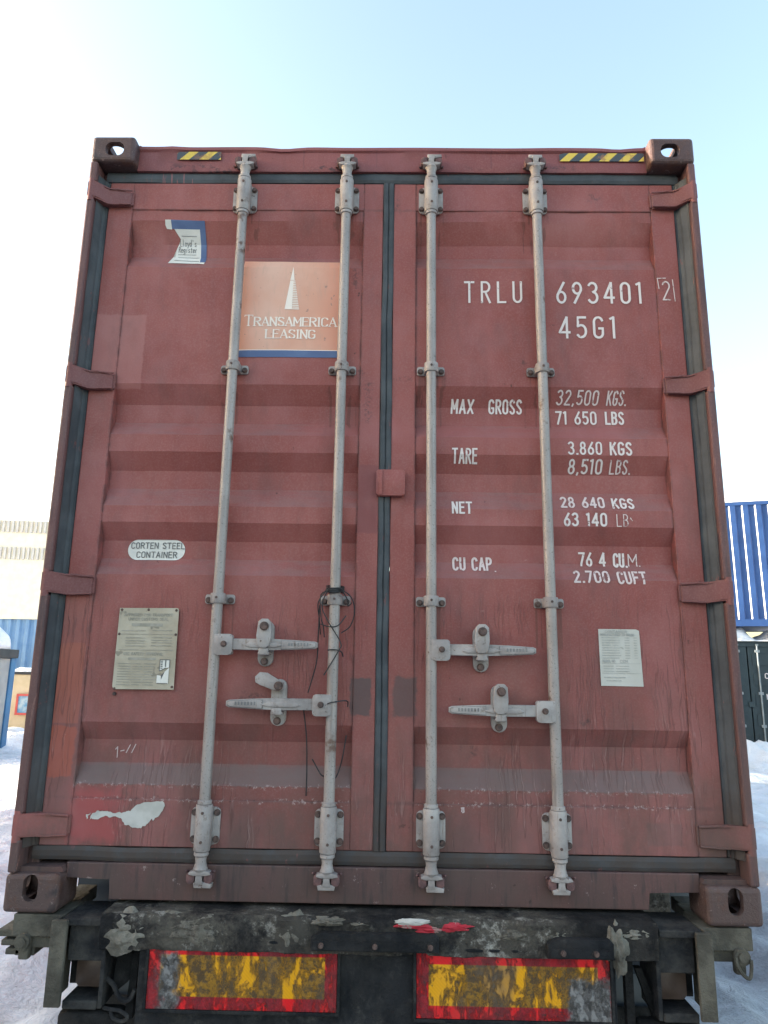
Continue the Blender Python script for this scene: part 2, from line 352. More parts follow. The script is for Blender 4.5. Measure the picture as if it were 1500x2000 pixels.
# ------------------------------------------------------------------ mesh helpers
def obj(name, bm, mats, parent=None, smooth=None, loc=None):
    me = bpy.data.meshes.new(name)
    bmesh.ops.recalc_face_normals(bm, faces=bm.faces[:])
    bm.to_mesh(me); bm.free()
    for mm in (mats if isinstance(mats, (list, tuple)) else [mats]): me.materials.append(mm)
    if smooth:
        for p in me.polygons: p.use_smooth = True
        me.set_sharp_from_angle(angle=R(smooth))
    o = bpy.data.objects.new(name, me); C.objects.link(o)
    if parent is not None: o.parent = parent
    if loc: o.location = loc
    return o
def thing(name, label, cat, loc=(0, 0, 0), rz=0.0, group=None):
    o = bpy.data.objects.new(name, None); C.objects.link(o); o.location = loc; o.rotation_euler = (0, 0, rz)
    o.empty_display_size = .2
    o['label'] = label; o['category'] = cat
    if group: o['group'] = group
    return o
def tag(o, label, cat, group=None, kind=None):
    o['label'] = label; o['category'] = cat
    if group: o['group'] = group
    if kind: o['kind'] = kind
    return o
def BM(): return bmesh.new()
def box(bm, x0, x1, y0, y1, z0, z1, bev=0.0, mi=0, seg=2):
    vs = [bm.verts.new((x, y, z)) for z in (z0, z1) for y in (y0, y1) for x in (x0, x1)]
    q = [(0, 2, 3, 1), (4, 5, 7, 6), (0, 1, 5, 4), (2, 6, 7, 3), (0, 4, 6, 2), (1, 3, 7, 5)]
    fs = [bm.faces.new([vs[i] for i in f]) for f in q]
    if bev:
        es = list({e for f in fs for e in f.edges})
        r = bmesh.ops.bevel(bm, geom=es, offset=bev, segments=seg, affect='EDGES', profile=.5)
        fs = [f for f in set(r['faces']) | {f for f in fs if f.is_valid}]
    for f in fs: f.material_index = mi
    return fs
def prism(bm, pts, a0, a1, axis='y', mi=0, bev=0.0):
    """polygon pts extruded along axis; pts are (x,z) for y, (x,y) for z, (y,z) for x"""
    def P(p, a): return (p[0], a, p[1]) if axis == 'y' else (p[0], p[1], a) if axis == 'z' else (a, p[0], p[1])
    A = [bm.verts.new(P(p, a0)) for p in pts]; B = [bm.verts.new(P(p, a1)) for p in pts]
    n = len(pts); fs = [bm.faces.new(A), bm.faces.new(B[::-1])]
    for i in range(n): fs.append(bm.faces.new((A[i], B[i], B[(i+1) % n], A[(i+1) % n])))
    if bev:
        es = [e for e in fs[0].edges]
        r = bmesh.ops.bevel(bm, geom=es, offset=bev, segments=2, affect='EDGES', profile=.5)
        fs = list({f for f in fs if f.is_valid} | set(r['faces']))
    for f in fs: f.material_index = mi
    return fs
def cyl(bm, p0, p1, r0, r1=None, seg=20, mi=0, cap=True):
    p0, p1 = Vector(p0), Vector(p1); r1 = r0 if r1 is None else r1
    d = (p1-p0).normalized(); a = d.orthogonal().normalized(); b = d.cross(a)
    A = [bm.verts.new(p0+(a*math.cos(t)+b*math.sin(t))*r0) for t in [2*math.pi*i/seg for i in range(seg)]]
    B = [bm.verts.new(p1+(a*math.cos(t)+b*math.sin(t))*r1) for t in [2*math.pi*i/seg for i in range(seg)]]
    fs = [bm.faces.new((A[i], A[(i+1) % seg], B[(i+1) % seg], B[i])) for i in range(seg)]
    if cap: fs += [bm.faces.new(A[::-1]), bm.faces.new(B)]
    for f in fs: f.material_index = mi
def lathe(bm, x, y, prof, seg=20, mi=0):
    """prof: list of (r, z) about the vertical line x, y"""
    rings = [[bm.verts.new((x+r*math.cos(t), y+r*math.sin(t), z)) for t in [2*math.pi*i/seg for i in range(seg)]] for r, z in prof]
    fs = []
    for A, B in zip(rings, rings[1:]):
        for i in range(seg): fs.append(bm.faces.new((A[i], A[(i+1) % seg], B[(i+1) % seg], B[i])))
    fs += [bm.faces.new(rings[0][::-1]), bm.faces.new(rings[-1])]
    for f in fs: f.material_index = mi
def tube(bm, pts, r, seg=6, mi=0):
    pts = [Vector(p) for p in pts]; prev = None; up = Vector((0, 1, 0))
    for i, p in enumerate(pts):
        d = (pts[min(i+1, len(pts)-1)]-pts[max(i-1, 0)]).normalized()
        a = d.cross(up); a = (a if a.length > .05 else d.orthogonal()).normalized(); b = d.cross(a)
        ring = [bm.verts.new(p+(a*math.cos(2*math.pi*k/seg)+b*math.sin(2*math.pi*k/seg))*r) for k in range(seg)]
        if prev:
            for k in range(seg): bm.faces.new((prev[k], prev[(k+1) % seg], ring[(k+1) % seg], ring[k])).material_index = mi
        else: bm.faces.new(ring[::-1])
        prev = ring
    bm.faces.new(prev)
def smoothline(pts, n=8):
    P = [Vector(p) for p in pts]; P = [P[0]*2-P[1]]+P+[P[-1]*2-P[-2]]; out = []
    for i in range(1, len(P)-2):
        for k in range(n):
            t = k/n; a, b, c, d = P[i-1:i+3]
            out.append(.5*((2*b)+(c-a)*t+(2*a-5*b+4*c-d)*t*t+(3*b-a-3*c+d)*t**3))
    return out+[P[-2]]
def rrect(cx, cz, w, h, r, n=5):
    out = []
    for sx, sz, a0 in ((1, 1, 0), (-1, 1, 90), (-1, -1, 180), (1, -1, 270)):
        for k in range(n+1):
            a = R(a0+90*k/n); out.append((cx+sx*(w/2-r)+r*math.cos(a), cz+sz*(h/2-r)+r*math.sin(a)))
    return out
def hexbolt(bm, x, y0, y1, z, r, mi=1, seg=6):
    cyl(bm, (x, y1, z), (x, y0+.003, z), r*1.25, r*1.25, 14, mi); cyl(bm, (x, y0+.003, z), (x, y0-.004, z), r, r*.92, seg, mi)

# ------------------------------------------------------------------ THE CONTAINER
LBL = "rust red forty foot shipping container with silver lock rods, doors closed, riding on the trailer"
ct = thing("shipping_container", LBL, "shipping container", (0, 0, H))
LEN, W2, HT = 12.19, 1.219, 2.896

def casting(sx, top, rear):
    """hollow corner casting with end, side and top/bottom apertures (built at the rear, mirrored for the front)"""
    bm = BM(); z0, z1 = (HT-.118, HT) if top else (0, .118)
    x0, x1 = W2-.178, W2
    box(bm, x0, x1, 0, .162, z0, z1, .016, 0, 3)
    base = obj("corner_casting", bm, CASTM)
    cz = HT-.062 if top else .076; cx = W2-.089
    cutters = []
    b = BM(); box(b, x0+.026, x1-.026, .026, .136, z0+(.014 if top else .03), z1-(.03 if top else .014)); cutters.append(b)
    b = BM()
    if top: prism(b, rrect(cx-.008, cz, .076, .062, .026), -.05, .05)
    else: prism(b, rrect(cx+.002, cz-.001, .049, .079, .0235), -.05, .05)
    cutters.append(b)
    b = BM(); prism(b, [(y, z) for y, z in rrect(.089, cz, .079, .058, .026)], x1-.05, x1+.05, 'x'); cutters.append(b)
    b = BM(); prism(b, rrect(cx, .089, .0635, .124, .03), *((z1-.05, z1+.05) if top else (z0-.05, z0+.05)), 'z'); cutters.append(b)
    for b in cutters:
        bmesh.ops.recalc_face_normals(b, faces=b.faces[:])
        me = bpy.data.meshes.new("cut"); b.to_mesh(me); b.free(); co = bpy.data.objects.new("cut", me); C.objects.link(co)
        md = base.modifiers.new("b", 'BOOLEAN'); md.object = co; md.operation = 'DIFFERENCE'; md.solver = 'EXACT'
        bpy.context.view_layer.update()
        dg = bpy.context.evaluated_depsgraph_get()
        new = bpy.data.meshes.new_from_object(base.evaluated_get(dg))
        base.modifiers.clear(); base.data = new; bpy.data.objects.remove(co)
    me = base.data
    for v in me.vertices:
        if sx < 0: v.co.x = -v.co.x
        if not rear: v.co.y = LEN-v.co.y
    if (sx < 0) != (not rear): me.flip_normals()
    if not me.materials: me.materials.append(CASTM)
    base.parent = ct
    return base
for sx in (-1, 1):
    for top in (0, 1):
        for rear in (1, 0): casting(sx, top, rear)

# rear posts: outer J section with a front lip broken at each hinge
HZ = [2.648, 1.852, 1.066, .258]; HH = .036
for sx in (-1, 1):
    bm = BM(); X = lambda a, b: (min(sx*a, sx*b), max(sx*a, sx*b))
    box(bm, *X(1.150, 1.217), .085, .165, .118, HT-.118, .003)
    cuts = [HT-.118]+[v for z in HZ for v in (z+HH+.004, z-HH-.004)]+[.118]
    for i in range(0, len(cuts), 2):
        a, b = cuts[i+1], cuts[i]
        if a < b: box(bm, *X(1.186, 1.216), .002, .085, a, b, .007)
    box(bm, *X(1.200, 1.214), .030, .086, .118, HT-.118)
    obj("corner_post", bm, PAINT_POST, ct)
# door header with a slightly dented top edge
bm = BM(); n = 60
def dent(x):
    return .004*noise.noise((x*3.1, 0, 0))-.010*math.exp(-((x+.44)/.07)**2)-.006*math.exp(-((x-.93)/.05)**2)+.004*math.exp(-((x+.9)/.04)**2)-.003*math.exp(-((x-.2)/.2)**2)
prof = [(.060, 2.776), (.056, 2.80), (.057, 2.862), (.049, 2.870), (.050, 2.884), (.075, 2.889), (.150, 2.888), (.150, 2.776)]
rows = []
for i in range(n+1):
    x = -1.045+2.09*i/n; d = dent(x)
    rows.append([bm.verts.new((x, y+(.004*noise.noise((x*4, z*3, 2)) if z < 2.87 and y < .07 else 0), z+(d if z > 2.868 else 0))) for y, z in prof])
for A, B in zip(rows, rows[1:]):
    for k in range(len(prof)): bm.faces.new((A[k], A[(k+1) % len(prof)], B[(k+1) % len(prof)], B[k]))
bm.faces.new(rows[0]); bm.faces.new(rows[-1][::-1])
# weld fillets up to the castings
for sx in (-1, 1):
    prism(bm, [(sx*1.043, 2.872), (sx*1.043, 2.892), (sx*1.03, 2.886), (sx*1.0, 2.878), (sx*.99, 2.872)], .052, .146)
obj("door_header", bm, PAINT_HEAD, ct, 40)
# door sill with openings next to the bottom castings
bm = BM()
prism(bm, [(-1.045, .1415), (1.045, .1415), (1.045, .084), (.876, .084), (.876, .030), (-.896, .030), (-.896, .094), (-1.045, .094)], .0575, .149, 'y', 0, .003)
box(bm, -1.2, 1.2, .151, .30, .128, .142)
for sx in (-1, 1): prism(bm, [(sx*1.042, .1181), (sx*1.20, .1181), (sx*1.20, .133), (sx*1.05, .133)], .03, .15)
obj("door_sill", bm, PAINT_SILL, ct)

# rubber seals round both leaves
bm = BM()
def seal_v(x0, x1, z0, z1, y=.072):
    w = x1-x0
    prism(bm, [(x0, y+.03), (x0, y+.004), (x0+w*.12, y), (x0+w*.42, y), (x0+w*.5, y+.005), (x0+w*.58, y), (x0+w*.88, y), (x1, y+.004), (x1, y+.03)], z0, z1, 'z')
for sx, xe in ((-1, 1.153), (1, 1.147)):
    pf = [(xe, .10), (xe, .078), (xe+.003, .073), (xe+.009, .073), (xe+.012, .068), (xe+.017, .062), (xe+.020, .052), (1.181, .034), (1.1845, .022), (1.1855, .024), (1.1855, .10)]
    prism(bm, [(sx*x, y) for x, y in pf], .190, 2.728, 'z')
seal_v(-.0275, .0155, .190, 2.728, .066)
def seal_h(z0, z1, x0, x1, y=.064):
    h = z1-z0
    prism(bm, [(y+.03, z0), (y+.006, z0+.002), (y+.002, z0+h*.3), (y+.002, z0+h*.7), (y+.007, z1-.001), (y+.03, z1)], x0, x1, 'x')
seal_h(2.728, 2.7755, -1.17, 1.17); seal_h(.1425, .189, -1.17, 1.17)
for k in range(1, 34): bmesh.ops.bisect_plane(bm, geom=bm.verts[:]+bm.edges[:]+bm.faces[:], plane_co=(0, 0, .19+.075*k), plane_no=(0, 0, 1))
for k in range(-15, 16): bmesh.ops.bisect_plane(bm, geom=bm.verts[:]+bm.edges[:]+bm.faces[:], plane_co=(.0775*k, 0, 0), plane_no=(1, 0, 0))
for v in bm.verts:
    p = v.co*7; d = Vector((noise.noise(p), 0, noise.noise(p+Vector((5, 0, 0)))))*.0035
    if abs(v.co.x) > 1.18: d.x = 0
    v.co += d; v.co.y += .004*noise.noise(p*1.3+Vector((0, 0, 9)))
obj("rubber_seal", bm, RUBBER, ct)

# body: corrugated sides, roof, floor, front wall, side rails
def corr(x_out, y0, y1, z0, z1, depth=.036, pitch=.278, sx=1, ribs=((0, 0), (.072, 0), (.139, 1), (.211, 1)), painted_sun=0):
    bm = BM(); pts = []; y = y0
    while y < y1:
        for dy, d in ribs:
            if y+dy < y1: pts.append((y+dy, d))
        y += pitch
    pts.append((y1, pts[-1][1]))
    for (ya, a), (yb, b) in zip(pts, pts[1:]):
        v = [bm.verts.new(p) for p in ((x_out-sx*depth*a, ya, z0), (x_out-sx*depth*b, yb, z0), (x_out-sx*depth*b, yb, z1), (x_out-sx*depth*a, ya, z1))]
        f = bm.faces.new(v)
        if painted_sun and (a-b)*painted_sun > 0: f.material_index = 1  # slants facing the sun turn pale, imitating sunlit highlights
    bmesh.ops.remove_doubles(bm, verts=bm.verts[:], dist=1e-5)
    return bm
for sx in (-1, 1): obj("side_wall", corr(sx*1.205, .166, LEN-.166, .16, 2.82, sx=sx), PAINT_BODY, ct)
for sx in (-1, 1):
    a, b = sorted((sx*1.15, sx*1.212))
    for z in ((.03, .16), (2.82, 2.885)): bm = BM(); box(bm, a, b, .163, LEN-.163, *z, .004); obj("side_rail", bm, PAINT_BODY, ct)
bm = BM(); box(bm, -1.149, 1.149, .151, LEN-.05, 2.855, 2.880); obj("roof", bm, PAINT_BODY, ct)
bm = BM(); box(bm, -1.149, 1.149, .301, LEN-.05, .126, .16)
for k in range(38): box(bm, -1.149, 1.149, .45+.3*k, .50+.3*k, .03, .1255)
obj("floor", bm, BLACK, ct)
bm = BM(); box(bm, -1.2, 1.2, LEN-.049, LEN-.012, .119, 2.777); obj("front_wall", bm, PAINT_BODY, ct)

# ---------------- doors
YF, YP, DEP = .070, .075, .036
# z of the breaks of the pressed panel, top to bottom: (z, depth 0..1)
PROF = [(2.604, 0), (2.557, 0), (2.470, 1), (2.412, 1), (2.347, 0),
        (1.849, 0), (1.774, 1), (1.701, 1), (1.643, 0), (1.576, 0), (1.508, 1), (1.438, 1), (1.365, 0),
        (1.303, 0), (1.238, 1), (1.171, 1), (1.108, 0), (.591, 0), (.530, 1), (.453, 1), (.387, 0), (.341, 0)]
ZROWS = []
for (za, a), (zb, b) in zip(PROF, PROF[1:]):
    k = max(1, int((za-zb)/.06))
    for i in range(k): ZROWS.append((za+(zb-za)*i/k, a+(b-a)*i/k))
ZROWS.append(PROF[-1])
NX = 32
def xcols(neg):
    xi0, xi1 = (-1.053, -.107) if neg else (.107, 1.053)
    return [xi0+.0005+(xi1-xi0-.001)*i/NX for i in range(NX+1)]
def pdent(x, z):
    e = min(1, max(0, min(1.0525-abs(x), abs(x)-.1075)/.08))
    return e*(.0050*noise.noise((x*3.3+4, z*1.9, 1))+.0022*noise.noise((x*9, z*5, 4)))
def ysurf(x, z):
    ax = x+.0065 if x < 0 else x
    if not (.107 < abs(x) < 1.053) or z > 2.604 or z < .341: return YF
    for (za, a), (zb, b) in zip(PROF, PROF[1:]):
        if zb <= z <= za: return YP+DEP*(a+(b-a)*(za-z)/(za-zb))+pdent(x, z)
    return YF
def conform(bm, off=.0020):
    zl = [v.co.z for v in bm.verts]; xl = [v.co.x for v in bm.verts]; z0, z1, x0, x1 = min(zl), max(zl), min(xl), max(xl)
    for z, _ in ZROWS:
        if z0 < z < z1: bmesh.ops.bisect_plane(bm, geom=bm.verts[:]+bm.edges[:]+bm.faces[:], plane_co=(0, 0, z), plane_no=(0, 0, 1), dist=1e-6)
    for x in xcols(x0 < 0):
        if x0 < x < x1: bmesh.ops.bisect_plane(bm, geom=bm.verts[:]+bm.edges[:]+bm.faces[:], plane_co=(x, 0, 0), plane_no=(1, 0, 0), dist=1e-6)
    for v in bm.verts:
        v.co.y = ysurf(v.co.x, v.co.z)-off-v.co.y
def flat(bm, pts, mi=0, lift=0.0):
    f = bm.faces.new([bm.verts.new((x, lift, z)) for x, z in pts]); f.material_index = mi
    bmesh.ops.triangulate(bm, faces=[f])
doors = []
for x0, x1 in ((-1.153, -.028), (.016, 1.147)):
    bm = BM()
    xi0, xi1 = (-1.053, -.107) if x0 < 0 else (.107, 1.053)
    box(bm, x0, xi0, YF, YF+.045, .1895, 2.7275, .004); box(bm, xi1, x1, YF, YF+.045, .1895, 2.7275, .004)
    box(bm, xi0-.001, xi1+.001, YF+.0005, YF+.0445, 2.604, 2.727, .003); box(bm, xi0-.001, xi1+.001, YF+.0005, YF+.0445, .19, .341, .003)
    d = obj("door", bm, PAINT, ct); doors.append(d)
    bm = BM(); nx = NX
    rows = [[bm.verts.new((xx, YP+DEP*dd+pdent(xx, z), z)) for xx in xcols(x0 < 0)] for z, dd in ZROWS]
    for A, B in zip(rows, rows[1:]):
        for i in range(nx): bm.faces.new((A[i], A[i+1], B[i+1], B[i]))
    obj("door_panel", bm, PAINT, d, 22)
dl, dr = doors

# hinges
for d, sx in ((dl, -1), (dr, 1)):
    for k, z in enumerate(HZ):
        bm = BM()
        pts = [(1.052, .069), (1.054, .060), (1.064, .054), (1.150, .046), (1.186, .003), (1.2165, .0), (1.2165, .07), (1.16, .0715), (1.15, .069)]
        prism(bm, [(sx*x, y) for x, y in pts], z-HH, z+HH, 'z')
        for v in bm.verts:
            t = max(0, min(1, (1.11-abs(v.co.x))/.06)); v.co.z = z+(v.co.z-z)*(1-.16*t)+(-.006*t)
            if 1.16 < abs(v.co.x): v.co.z += .006 if v.co.z > z else .004
        bmesh.ops.bevel(bm, geom=bm.edges[:], offset=.005, segments=2, affect='EDGES')
        cyl(bm, (sx*1.203, .012, z-HH-.012), (sx*1.203, .012, z+HH+.014), .0135, .0135, 14)
        tube(bm, [(sx*(1.150-.012*i), .046+.0007*i+.001*noise.noise((i, z*9, 0)), z+HH-.002-.0006*i*(i > 3)) for i in range(9)], .0038)
        tube(bm, [(sx*(1.150-.012*i), .046+.0007*i+.001*noise.noise((i, z*7, 3)), z-HH+.001+.0004*i*(i > 3)) for i in range(9)], .0038)
        tube(bm, [(sx*1.053, .066, z-HH*.8+HH*.2*i) for i in range(9)], .0045)
        h = obj("hinge", bm, PAINT_HINGE if not (sx < 0 and k == 3) else make_paint("hinge_repaint", (.37, .075, .07), (.42, .11, .10)), d, 50)
        if sx < 0 and k == 3: h['label'] = "hinge repainted in bright red"

# ---------------- lock rods with brackets, cams and handles
RODS = [(dl, -.592), (dl, -.176), (dr, .165), (dr, .586)]
RY = .034
for d, x in RODS:
    s = 1 if x in (-.592, .165) else -1
    bm = BM(); lathe(bm, x, RY, [(.0185, .196), (.0190, .6), (.0185, 1.4), (.0190, 2.2), (.0185, 2.70)], 24)
    obj("locking_rod", bm, GALV, d, 40)
    # end bearings
    for zc, up in ((2.645, 1), (.262, -1)):
        bm = BM()
        prism(bm, rrect(x, zc, .098, .118, .018), .062, .0695, 'y', 0, .002)
        lathe(bm, x, RY+.001, [(.0262, zc-.072), (.0275, zc-.069), (.0275, zc+.069), (.0262, zc+.072)], 26)
        box(bm, x-.026, x+.026, RY, .064, zc-.062, zc+.062, .002)
        for dx in (-.038, .038):
            for dz in (-.042, .042): hexbolt(bm, x+dx, .056, .063, zc+dz, .0088, 1, 7)
        for dz in (-.042, .048): cyl(bm, (x+.001, RY-.024, zc+dz), (x+.001, RY-.0295, zc+dz), .0052, .0045, 10, 1)
        zr = zc-up*.079
        lathe(bm, x, RY, [(.0205, zr-.007), (.0235, zr-.005), (.0235, zr+.005), (.0205, zr+.007)], 22)
        obj("rod_bearing", bm, [GALV_B, BOLT], d, 40)
        # cam head and the keeper lugs it turns into
        bm = BM(); z = zc+up*.074; q = lambda a: z+up*a
        pr = [(.024, q(0)), (.0245, q(.010)), (.019, q(.016)), (.0175, q(.030)), (.021, q(.046)), (.024, q(.052)), (.020, q(.060)), (.010, q(.063))]
        lathe(bm, x, RY-.002, pr if up > 0 else pr[::-1], 20)
        def zb(a, b): return tuple(sorted((q(a), q(b))))
        w = [(x-.034, q(.067)), (x-.034, q(.061)), (x-.020, q(.056)), (x+.020, q(.056)), (x+.033, q(.060)), (x+.037, q(.067)), (x+.020, q(.071)), (x-.018, q(.071))]
        prism(bm, w, RY-.020, RY+.012, 'y', 0, .002)
        prism(bm, [(x-.012, q(.068)), (x+.012, q(.068)), (x+.009, q(.085)), (x+.016, q(.098)), (x-.016, q(.098)), (x-.009, q(.085))], RY-.018, RY+.012, 'y', 0, .002)
        a, b = (-.018, .042) if s > 0 else (-.030, .028)
        prism(bm, [(x+a, q(.094)), (x-.012, q(.090)), (x+.012, q(.090)), (x+b, q(.096)), (x+b-.002, q(.108)), (x+a+.003, q(.108))], RY-.016, RY+.012, 'y', 0, .002)
        obj("cam_head", bm, GALV_B, d, 35)
        for dx in (-.029, .029):
            bm = BM(); lz = q(.079)
            prism(bm, rrect(x+dx, lz, .026, .034, .009), RY-.014, .0585, 'y', 0, .004)
            cyl(bm, (x+dx*1.5, .045, lz-up*.016), (x+dx*1.62, .03, lz-up*.020), .005, .003, 8)
            obj("cam_keeper", bm, LUG, ct, 35)
    # guide straps
    for zc in (1.905, 1.021):
        bm = BM()
        yb = YP
        prism(bm, rrect(x, zc, .106, .034, .008), yb-.009, yb-.0005, 'y', 0, .002)
        lathe(bm, x, RY+.002, [(.0255, zc-.018), (.0265, zc-.016), (.0265, zc+.016), (.0255, zc+.018)], 24)
        box(bm, x-.0262, x+.0262, RY+.002, yb-.006, zc-.016, zc+.016, .002)
        for dx in (-.040, .040): hexbolt(bm, x+dx, yb-.017, yb-.008, zc-.004, .0088, 1, 7)
        cyl(bm, (x, RY-.022, zc+.002), (x, RY-.0275, zc+.002), .0048, .0042, 10, 1)
        obj("rod_guide", bm, [GALV_B, BOLT], d, 40)
# handles
HAND = [(dl, -.592, 1, .862, -.417, 0), (dl, -.176, -1, .662, -.363, 1), (dr, .165, 1, .853, .340, 0), (dr, .586, -1, .652, .400, 0)]
for d, xr, s, z, xk, opened in HAND:
    X = lambda a: xr+s*a
    bm = BM()
    prism(bm, rrect(X(.034), z-.002, .062, .072, .012), RY-.022, RY-.006, 'y', 0, .003)
    prism(bm, rrect(X(.030), z-.002, .066, .070, .010), RY+.004, RY+.016, 'y', 0, .002)
    box(bm, min(X(0), X(.018)), max(X(0), X(.018)), RY-.0215, RY+.012, z-.036, z+.034, .004)
    hexbolt(bm, X(.036), RY-.030, RY-.021, z, .0085, 1, 10)
    obj("handle_hub", bm, [GALV_B, BOLT], d, 40)
    bm = BM(); y0 = RY-.010
    pts = [(X(.050), z-.020), (X(.190), z-.020), (X(.28), z-.0165), (X(.352), z-.013), (X(.362), z-.008), (X(.362), z+.008), (X(.352), z+.012), (X(.28), z+.016), (X(.20), z+.019), (X(.050), z+.019)]
    prism(bm, pts, y0-.006, y0+.008, 'y', 0, .003)
    # pressed stiffening ridge along the middle and the flattened grip
    prism(bm, [(X(.105), z-.004), (X(.125), z-.011), (X(.215), z-.010), (X(.245), z-.002), (X(.215), z+.007), (X(.125), z+.008)], y0-.0115, y0-.0055, 'y', 0, .003)
    prism(bm, [(X(.235), z-.0165), (X(.345), z-.0112), (X(.357), z-.0065), (X(.357), z+.0065), (X(.345), z+.0102), (X(.235), z+.0150)], y0-.0095, y0-.0055, 'y', 1, .002)
    for k in range(7): prism(bm, rrect(X(.262+.011*k), z+.001, .0052, .011, .001), y0-.0112, y0-.009, 'y', 1)
    obj("door_handle", bm, [GALV_B, GALV_D], d, 30)
    bm = BM()
    prism(bm, rrect(xk, z+.004, .054, .158, .0265), .058, YP-.0005, 'y', 0, .003)
    box(bm, xk-.020, xk+.020, .014, .060, z-.036, z-.0245, .004)
    box(bm, xk-.017, xk+.017, .012, .020, z-.036, z-.012, .003)
    hexbolt(bm, xk-.002, .047, .058, z-.058, .0105, 1, 8)
    if not opened:
        prism(bm, [(xk-.022, z+.078), (xk-.010, z+.088), (xk+.012, z+.088), (xk+.024, z+.076), (xk+.026, z+.03), (xk+.020, z-.004), (xk+.008, z-.012), (xk-.012, z-.012), (xk-.024, z-.002), (xk-.026, z+.03)], .004, .0135, 'y', 0, .003)
        box(bm, xk-.016, xk+.016, .0145, .056, z+.045, z+.080, .003)
        hexbolt(bm, xk+.001, -.006, .004, z+.062, .0125, 1, 12)
    else:
        prism(bm, [(xk+.016, z+.072), (xk-.002, z+.082), (xk-.040, z+.104), (xk-.066, z+.106), (xk-.082, z+.090), (xk-.080, z+.070), (xk-.062, z+.062), (xk-.020, z+.046), (xk+.010, z+.044)], .030, .0395, 'y', 0, .003)
        box(bm, xk-.012, xk+.016, .040, .057, z+.046, z+.074, .003)
        hexbolt(bm, xk+.002, .020, .030, z+.060, .0125, 1, 12)
        box(bm, xk-.076, xk-.050, .0395, .052, z+.070, z+.098, .003)
    k = obj("handle_keeper", bm, [GALV_B, BOLT], d, 35)
    if opened: k['label'] = "keeper with its catch swung open"
# overlap plate between the leaves
bm = BM(); prism(bm, rrect(.016, 1.455, .106, .098, .010), .040, .064, 'y', 0, .003)
box(bm, .030, .058, .0645, .0695, 1.42, 1.49)
prism(bm, rrect(-.020, 1.455, .012, .094, .004), .036, .0395, 'y', 0, .001)
obj("overlap_plate", bm, PAINT, dr, 40)

